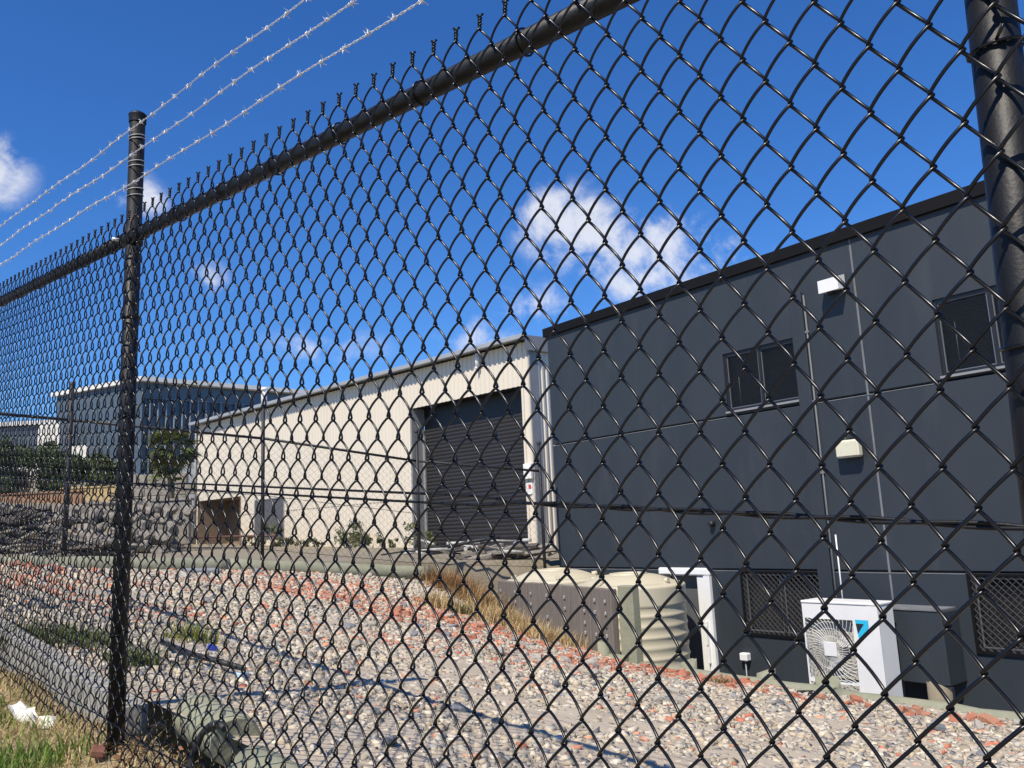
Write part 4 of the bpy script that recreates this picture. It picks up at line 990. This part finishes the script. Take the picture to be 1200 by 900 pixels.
# ------------------------------------------------------------------ gravel
def in_view(x, y, z, mrg=.25):
    P = np.stack([x, y, z - 1.6], -1); c0 = P @ np.array(cx); c1 = P @ np.array(cu); c2 = -(P @ np.array(cz))
    return (c2 > .1) & (np.abs(c0 / c2) < .621 + mrg) & (np.abs(c1 / c2) < .466 + mrg)
def scatter(n, seed):
    r = np.random.default_rng(seed); a = r.random(n * 3); t = r.random(n * 3)
    p = bed_xy(a, t); e1 = bed_xy(np.clip(a + .002, 0, 1), t); e0 = bed_xy(np.clip(a - .002, 0, 1), t); f1 = bed_xy(a, np.clip(t + .002, 0, 1)); f0 = bed_xy(a, np.clip(t - .002, 0, 1))
    J = np.abs((e1 - e0)[:, 0] * (f1 - f0)[:, 1] - (e1 - e0)[:, 1] * (f1 - f0)[:, 0]); J = J / np.quantile(J, .99)
    keep = (r.random(len(J)) < J) & (t > .012) & (t < .988); p = p[keep]; z = G(p[:, 0], p[:, 1]); v = in_view(p[:, 0], p[:, 1], z)
    return p[v], z[v]
def shard(seed):
    """angular crushed piece, eight corners knocked about"""
    r = random.Random(seed); V = []
    for z in (-1, 1):
        for y in (-1, 1):
            for x in (-1, 1):
                k = r.uniform(.45, 1.1); V.append((x * k * 1.0, y * r.uniform(.4, 1.0) * .85, z * r.uniform(.3, 1.0) * .7))
    F = [(0, 2, 3), (0, 3, 1), (4, 5, 7), (4, 7, 6), (0, 1, 5), (0, 5, 4), (2, 6, 7), (2, 7, 3), (0, 4, 6), (0, 6, 2), (1, 3, 7), (1, 7, 5)]
    return np.array(V), np.array(F)
sh_ = [shard(k) for k in range(10)]; icoV = [q[0] for q in sh_]; icoF = [q[1] for q in sh_]
def stones(n, rlo, rhi, seed, brickiness):
    p, z = scatter(n, seed); r = np.random.default_rng(seed + 1); n = len(p)
    dist = np.hypot(p[:, 0], p[:, 1]); size = rlo * (rhi / rlo) ** (r.random(n) ** 1.7) * (.75 + .10 * np.clip(dist - 2, 0, 6))
    cl = noise2(p[:, 0], p[:, 1], 1.5, 11) + .6 * noise2(p[:, 0], p[:, 1], 4.5, 12)
    sB = -(p[:, 0] * math.cos(BLD_ROT) + p[:, 1] * math.sin(BLD_ROT)); D = -p[:, 0] * math.sin(BLD_ROT) + p[:, 1] * math.cos(BLD_ROT)
    edge = np.exp(-((D - 6.6) / .95) ** 2) * (sB < 7.5) * np.clip(.75 + .5 * cl, .25, 1.2)
    pb = np.clip(-.04 + .46 * cl * np.clip((dist - 3.0) / 3, .15, 1) + .50 * edge + .30 * np.clip((dist - 5.5) / 3, 0, 1) * (sB > 5), .03, .75) * brickiness
    u = r.random(n)
    pale = np.array([[.50, .44, .34], [.57, .51, .405], [.40, .345, .26], [.46, .42, .345], [.46, .385, .275]]); dark = np.array([[.19, .195, .20], [.26, .26, .255], [.15, .15, .155], [.30, .27, .23]]); br = np.array([[.52, .20, .12], [.47, .175, .105], [.57, .28, .18], [.54, .33, .23]])
    c = pale[r.integers(0, 5, n)]
    dk = u > .90; c[dk] = dark[r.integers(0, 4, dk.sum())]
    isb = r.random(n) < pb; c[isb] = br[r.integers(0, 4, isb.sum())]
    c = c * r.uniform(.8, 1.15, (n, 1))
    k = r.integers(0, 10, n); Vs = []; Fs = []; Ts = []; o = 0
    for q in range(10):
        s_ = np.where(k == q)[0]; m = len(s_)
        if not m: continue
        an = r.uniform(0, 6.28, m); ca, sa = np.cos(an), np.sin(an); b_ = icoV[q][None] * size[s_][:, None, None]
        tl_ = r.uniform(-.9, .9, m); ct, st = np.cos(tl_), np.sin(tl_)
        x, y, zz = b_[..., 0], b_[..., 1] * ct[:, None] - b_[..., 2] * st[:, None], b_[..., 1] * st[:, None] + b_[..., 2] * ct[:, None]
        X = x * ca[:, None] - y * sa[:, None] + p[s_, 0][:, None]; Y = x * sa[:, None] + y * ca[:, None] + p[s_, 1][:, None]
        Z = zz + (z[s_] + size[s_] * r.uniform(.05, .5, m))[:, None]
        nv = b_.shape[1]; Vs.append(np.stack([X, Y, Z], -1).reshape(-1, 3)); Ts.append(np.repeat(c[s_], nv, 0))
        Fs.append((icoF[q][None] + (np.arange(m) * nv)[:, None, None] + o).reshape(-1, 3)); o += m * nv
    return np.concatenate(Vs), np.concatenate(Fs), np.concatenate(Ts)
V, F, T = stones(290000, .0042, .026, 3, 1.0)
print('stones tris', len(F))
gv = obj('gravel', np_mesh('gravel', V, F, T), M_STONE); tag(gv, 'bed of pale crushed concrete gravel mixed with broken brick behind the street fence', 'gravel', kind='stuff')
# larger pieces, each a thing of its own
def chunk_mesh(seed, brick):
    import bmesh
    r = random.Random(seed); bm = bmesh.new(); bmesh.ops.create_cube(bm, size=2); bmesh.ops.subdivide_edges(bm, edges=bm.edges[:], cuts=1, use_grid_fill=True)
    for v in bm.verts:
        v.co = Vector((v.co.x * 1.0, v.co.y * .8, v.co.z * .55)) * r.uniform(.86, 1.08)
    for k in range(4 if brick else 7):
        n_ = Vector((r.gauss(0, 1), r.gauss(0, 1), r.gauss(0, 1))).normalized(); d = r.uniform(.55, .9)
        for v in bm.verts:
            h = v.co.dot(n_) - d
            if h > 0: v.co -= n_ * h
    me = bpy.data.meshes.new('fragment'); bm.to_mesh(me); bm.free(); return me
bk = [chunk_mesh(k, True) for k in range(8)]
for i, q in enumerate(bk): q.materials.append(M_BRICK if i % 3 else M_BRICK2)
rk = [chunk_mesh(40 + k, False) for k in range(8)]
for i, q in enumerate(rk): q.materials.append(M_ROCKP if i % 4 else M_ROCKD)
p, z = scatter(5200, 77); cl = noise2(p[:, 0], p[:, 1], 1.5, 11) + .6 * noise2(p[:, 0], p[:, 1], 4.5, 12)
sB = -(p[:, 0] * math.cos(BLD_ROT) + p[:, 1] * math.sin(BLD_ROT)); D = -p[:, 0] * math.sin(BLD_ROT) + p[:, 1] * math.cos(BLD_ROT)
sc_ = cl + 2.4 * np.exp(-((D - 6.4) / .8) ** 2) * (sB < 7) + 1.0 * np.clip((np.hypot(p[:, 0], p[:, 1]) - 6) / 3, 0, 1) * (sB > 5) + rng.random(len(p)) * .8
inframe = in_view(p[:, 0], p[:, 1], z, -.005)
order = np.argsort(-np.clip(sc_, -1, 1.9) - 1.1 * rng.random(len(p)) - 9 * inframe)
def place_piece(meshes, i, label, cat, grp, name, lo, hi, r):
    q = r.randrange(8); o = bpy.data.objects.new(name, meshes[q]); col.objects.link(o); s = r.uniform(lo, hi) * min(1, max(.45, math.hypot(p[i, 0], p[i, 1]) / 6.5))
    if isinstance(label, tuple): label, grp = label[q % len(label)], grp[q % len(grp)]
    o.scale = (s * r.uniform(.9, 1.4), s, s * r.uniform(.8, 1.1)); o.location = (p[i, 0], p[i, 1], z[i] + s * .4 + .016); o.rotation_euler = (r.uniform(-.5, .5), r.uniform(-.5, .5), r.uniform(0, 6.28)); tag(o, label, cat, grp)
BL = ('chalky pale orange brick fragment lying in the gravel', 'clean orange red brick fragment lying in the gravel', 'clean orange red brick fragment lying in the gravel'); BG = ('chalky brick fragments in the gravel', 'orange red brick fragments in the gravel', 'orange red brick fragments in the gravel')
RL = ('blue grey broken stone lying in the pale gravel',) + ('cream broken concrete lump lying in the pale gravel',) * 3; RG = ('blue grey stones in the gravel',) + ('concrete lumps in the gravel',) * 3
r = random.Random(3)
for i in order[:230]: place_piece(bk, i, BL, 'brick fragment', BG, 'brick_fragment', .020, .052, r)
rest = [i for i in order[230:] if inframe[i]]; r.shuffle(rest)
for i in rest[:120]: place_piece(rk, i, RL, 'stone', RG, 'stone_lump', .025, .055, r)

# ------------------------------------------------------------------ grass
def blades(P, h, w, cols, seed, bend=.5):
    r = np.random.default_rng(seed); n = len(P); a = r.uniform(0, 6.28, n); H = h * r.uniform(.45, 1.25, n); b_ = bend * H * r.uniform(.2, 1.3, n); wd = w * r.uniform(.6, 1.3, n)
    dx, dy = np.cos(a), np.sin(a); sx, sy = -dy, dx
    def pt(f, side, hh, bb): return np.stack([P[:, 0] + dx * bb + sx * side * wd, P[:, 1] + dy * bb + sy * side * wd, P[:, 2] + hh], -1)
    v0, v1 = pt(0, -1, 0, 0), pt(0, 1, 0, 0); v2, v3 = pt(0, .75, H * .6, b_ * .35), pt(0, -.75, H * .6, b_ * .35); v4, v5 = pt(0, .12, H, b_), pt(0, -.12, H, b_)
    V = np.stack([v0, v1, v2, v3, v4, v5], 1).reshape(-1, 3); base = (np.arange(n) * 6)[:, None]
    F = np.concatenate([base + np.array([0, 1, 2, 3]), base + np.array([3, 2, 4, 5])]); cols = np.array(cols)
    c = cols[r.integers(0, len(cols), n)] * r.uniform(.8, 1.2, (n, 1)); return V, F, np.repeat(c, 6, 0)
def verge_pts(n, s0, s1, D0, D1, seed, f=None):
    r = np.random.default_rng(seed); s = r.uniform(s0, s1, n); D = r.uniform(D0, D1, n)
    if f is not None: k = f(s, D, r.random(n)); s, D = s[k], D[k]
    return np.stack([-s * math.cos(FENCE_ROT) - D * math.sin(FENCE_ROT), -s * math.sin(FENCE_ROT) + D * math.cos(FENCE_ROT), verge_z(s, D) - .004], -1)
gcol = [(.13, .23, .035), (.17, .28, .05), (.10, .18, .03), (.24, .30, .07)]; scol = [(.55, .42, .20), (.47, .35, .17), (.62, .50, .27), (.40, .30, .15)]
P1 = verge_pts(60000, 1.6, 6.0, -.2, 1.0, 5, lambda s, D, u: u < np.clip((.88 - D) * 5 + .45 * np.sin(s * 9) + .3 * np.sin(s * 23 + D * 9), .05, 1))
V, F, T = blades(P1, .065, .0028, gcol, 6, .7); o = obj('grass', np_mesh('grass', V, F, T), M_STRAW); tag(o, 'short green lawn grass on the verge beside the street fence', 'grass', kind='stuff')
P2 = verge_pts(20000, 1.0, 7, .3, 1.12, 8, lambda s, D, u: u < np.clip((D - .45) * 2.2, .12, 1))
V, F, T = blades(P2, .045, .0019, scol, 9, 2.0); o = obj('dry_grass', np_mesh('dry_grass', V, F, T), M_STRAW); tag(o, 'dry straw and dead grass along the foot of the street fence', 'dry grass', kind='stuff')
def tuft(name, label, x, y, rad, n, h, cols, seed, grp=None, z=None):
    r = np.random.default_rng(seed); q = r.normal(size=(n, 2)) * rad * .55; X = x + q[:, 0]; Y = y + q[:, 1]; Z = G(X, Y) if z is None else np.full(n, z)
    V, F, T = blades(np.stack([X - x, Y - y, Z - Z.mean() - .02], -1), h, .004 + h * .006, cols, seed, .8)
    o = obj(name, np_mesh(name, V, F, T), M_STRAW, None, (x, y, float(Z.mean()))); tag(o, label, 'grass tuft', grp)
dry = [(.50, .36, .17), (.56, .43, .22), (.42, .28, .12), (.60, .48, .27)]; rust = [(.36, .20, .085), (.42, .26, .12), (.30, .17, .07)]; gre = [(.10, .14, .04), (.15, .17, .06), (.08, .11, .03)]
tuft('dry_grass_tuft', 'rusty brown dead grass clump at the end of the long log', -.95, 12.75, .42, 1500, .30, rust, 61)
tuft('dry_grass_tuft', 'rusty grass clump against the far end of the timber wall', -.55, 12.3, .32, 1100, .27, rust + dry, 62)
tuft('dry_grass_tuft', 'straw coloured grass clump below the timber wall', -.25, 11.1, .48, 1700, .20, dry, 63)
tuft('dry_grass_tuft', 'straw grass clump nearest the green end post', .28, 10.35, .36, 1100, .17, dry, 64)
tuft('dry_grass_tuft', 'small yellow grass clump in the open gravel', -1.05, 10.9, .22, 400, .22, dry, 65)
tuft('green_weed_tuft', 'green weeds just behind the concrete sleeper wall', -2.25, 4.15, .26, 900, .09, gre, 66)
tuft('green_weed_tuft', 'small green weed behind the street fence post', -1.70, 3.72, .10, 260, .10, gre, 67)
tuft('green_weed_tuft', 'small green weed between straw clumps on the gravel', -.75, 10.9, .13, 260, .15, gre, 68)
tuft('green_weed_tuft', 'tiny green weed beside the log edging below the tap box', 1.72, 7.55, .12, 200, .08, gre, 69)
tuft('green_weed_tuft', 'yellow green weed on the gravel behind the street fence', -1.85, 4.75, .12, 220, .12, [(.3, .3, .08), (.2, .24, .06)], 70)

# ------------------------------------------------------------------ small things
r = random.Random(2)
m = MB(); n = 9; V_ = []
for i in range(n):
    for j in range(5):
        V_.append(((i / (n - 1) - .5) * .30, (j / 4 - .5) * (.055 + .03 * math.sin(i * 1.3)), .03 + .014 * math.sin(i * 1.7 + j) + .012 * math.cos(j * 2.1 + i)))
Fq = [(i * 5 + j, (i + 1) * 5 + j, (i + 1) * 5 + j + 1, i * 5 + j + 1) for i in range(n - 1) for j in range(4)]
top = len(V_); V_ += [(x, y, z - .006) for x, y, z in V_]; Fq += [tuple(top + k for k in q[::-1]) for q in Fq]
m.add(V_, Fq); s_, D_ = 3.47, .945; q_ = fence_pt(s_, D_); zz = float(verge_z(np.array(s_), np.array(D_)))
o = m.build('paper_scrap', mat('white_paper', (.72, .69, .62), .8), None, (q_.x, q_.y, zz + .005), (.1, .18, FENCE_ROT + .15)); tag(o, 'crumpled torn strip of white paper on the dry grass by the street fence', 'paper')
def hose(label, pts, rad, m=M_DKTYRE, cat='hose'):
    b_ = Vector(pts[0]); mm = MB(); mm.tube([Vector(p) - b_ for p in pts], rad, 8); o = mm.build('hose', m, None, b_); tag(o, label, cat); return o
def arc(c, rad, a0, a1, n=10, tilt=.2):
    d = fr(FENCE_ROT, 1, 0)
    return [Vector(c) + d * rad * math.cos(a) + Vector((0, 0, rad * math.sin(a))) + fr(FENCE_ROT, 0, 1) * tilt * rad * math.sin(a) for a in np.linspace(a0, a1, n)]
hose('black rubber hose curling out of the soil beside the fence post', arc(fence_pt(2.72, 1.09, .93), .12, 3.2, 1.7), .010)
hose('black curled strip of rubber on the short log behind the fence', arc(fence_pt(2.42, 1.12, .95), .13, 3.4, 1.25), .011)
hose('bent black bar lying on the gravel near the street fence', [(-1.80, 4.25, bed_z(-1.8, 4.25) + .05), (-1.55, 4.0, bed_z(-1.55, 4.0) + .045), (-1.22, 3.72, bed_z(-1.22, 3.72) + .05)], .013, cat='bar')
def scrap(name, label, x, y, sx, sy, sz, m, cat, rot, z=None):
    z = bed_z(x, y) if z is None else z; b_ = MB(); b_.box(-sx, sx, -sy, sy, -sz, sz, min(sx, sy, sz) * .4); o = b_.build(name, m, None, (x, y, z + sz + .015), rot); tag(o, label, cat)
scrap('plastic_scrap', 'small bright blue scrap of plastic on the gravel', -1.62, 4.45, .026, .016, .012, mat('blue_plastic', (.05, .09, .6), .4), 'plastic', (.3, .4, .6))
scrap('plastic_scrap', 'pale blue plastic scrap at the end of the bent black bar', -1.22, 3.70, .03, .018, .01, mat('pale_blue_plastic', (.42, .52, .62), .5), 'plastic', (.2, .1, 1.2))
scrap('brick_lump', 'dark red brick lump at the foot of the street fence post', -1.345, 2.725, .022, .03, .012, mat('dark_red_brick', (.16, .06, .045), .9, c2=(.22, .09, .06), scale=30), 'brick', (.1, .2, .4), .948)
scrap('red_board', 'thin red board lying behind the rear log', -6.1, 9.2, .25, .07, .02, mat('red_paint', (.5, .06, .045), .6), 'board', (.05, .1, .5))
scrap('slate_piece', 'flat dark slab lying in front of the long log', -4.0, 10.6, .22, .10, .03, M_ROCKD, 'slab', (.1, .05, .5))
scrap('slate_piece', 'flat dark plastic sheet piece on the brick gravel by the log edging', 2.42, 7.45, .09, .05, .012, M_DKTYRE, 'sheet', (.3, .1, .4))
# dry leaves under the fence
lc = [(.40, .24, .12), (.50, .33, .17), (.32, .17, .09), (.55, .42, .20)]
rr2 = np.random.default_rng(4); n = 700; s = rr2.uniform(-.3, 2.9, n); D = rr2.uniform(.98, 1.16, n)
C_ = np.stack([-s * math.cos(FENCE_ROT) - D * math.sin(FENCE_ROT), -s * math.sin(FENCE_ROT) + D * math.cos(FENCE_ROT), verge_z(s, D) + rr2.uniform(.004, .03, n)], -1)
t = rr2.normal(size=(n, 3)) * np.array([1, 1, .35]); t /= np.linalg.norm(t, axis=1)[:, None]; b_ = np.cross(t, rr2.normal(size=(n, 3)) * np.array([.3, .3, 1])); b_ /= np.linalg.norm(b_, axis=1)[:, None]; sz = rr2.uniform(.008, .02, n)[:, None]
V = np.stack([C_ - t * sz, C_ + b_ * sz * .5, C_ + t * sz, C_ - b_ * sz * .5], 1).reshape(-1, 3); F = np.arange(n * 4).reshape(n, 4)
o = obj('leaf_litter', np_mesh('leaf_litter', V, F, np.repeat(np.array(lc)[rr2.integers(0, 4, n)], 4, 0)), M_STRAW); tag(o, 'brown dry leaf litter along the foot of the street fence', 'leaves', kind='stuff')
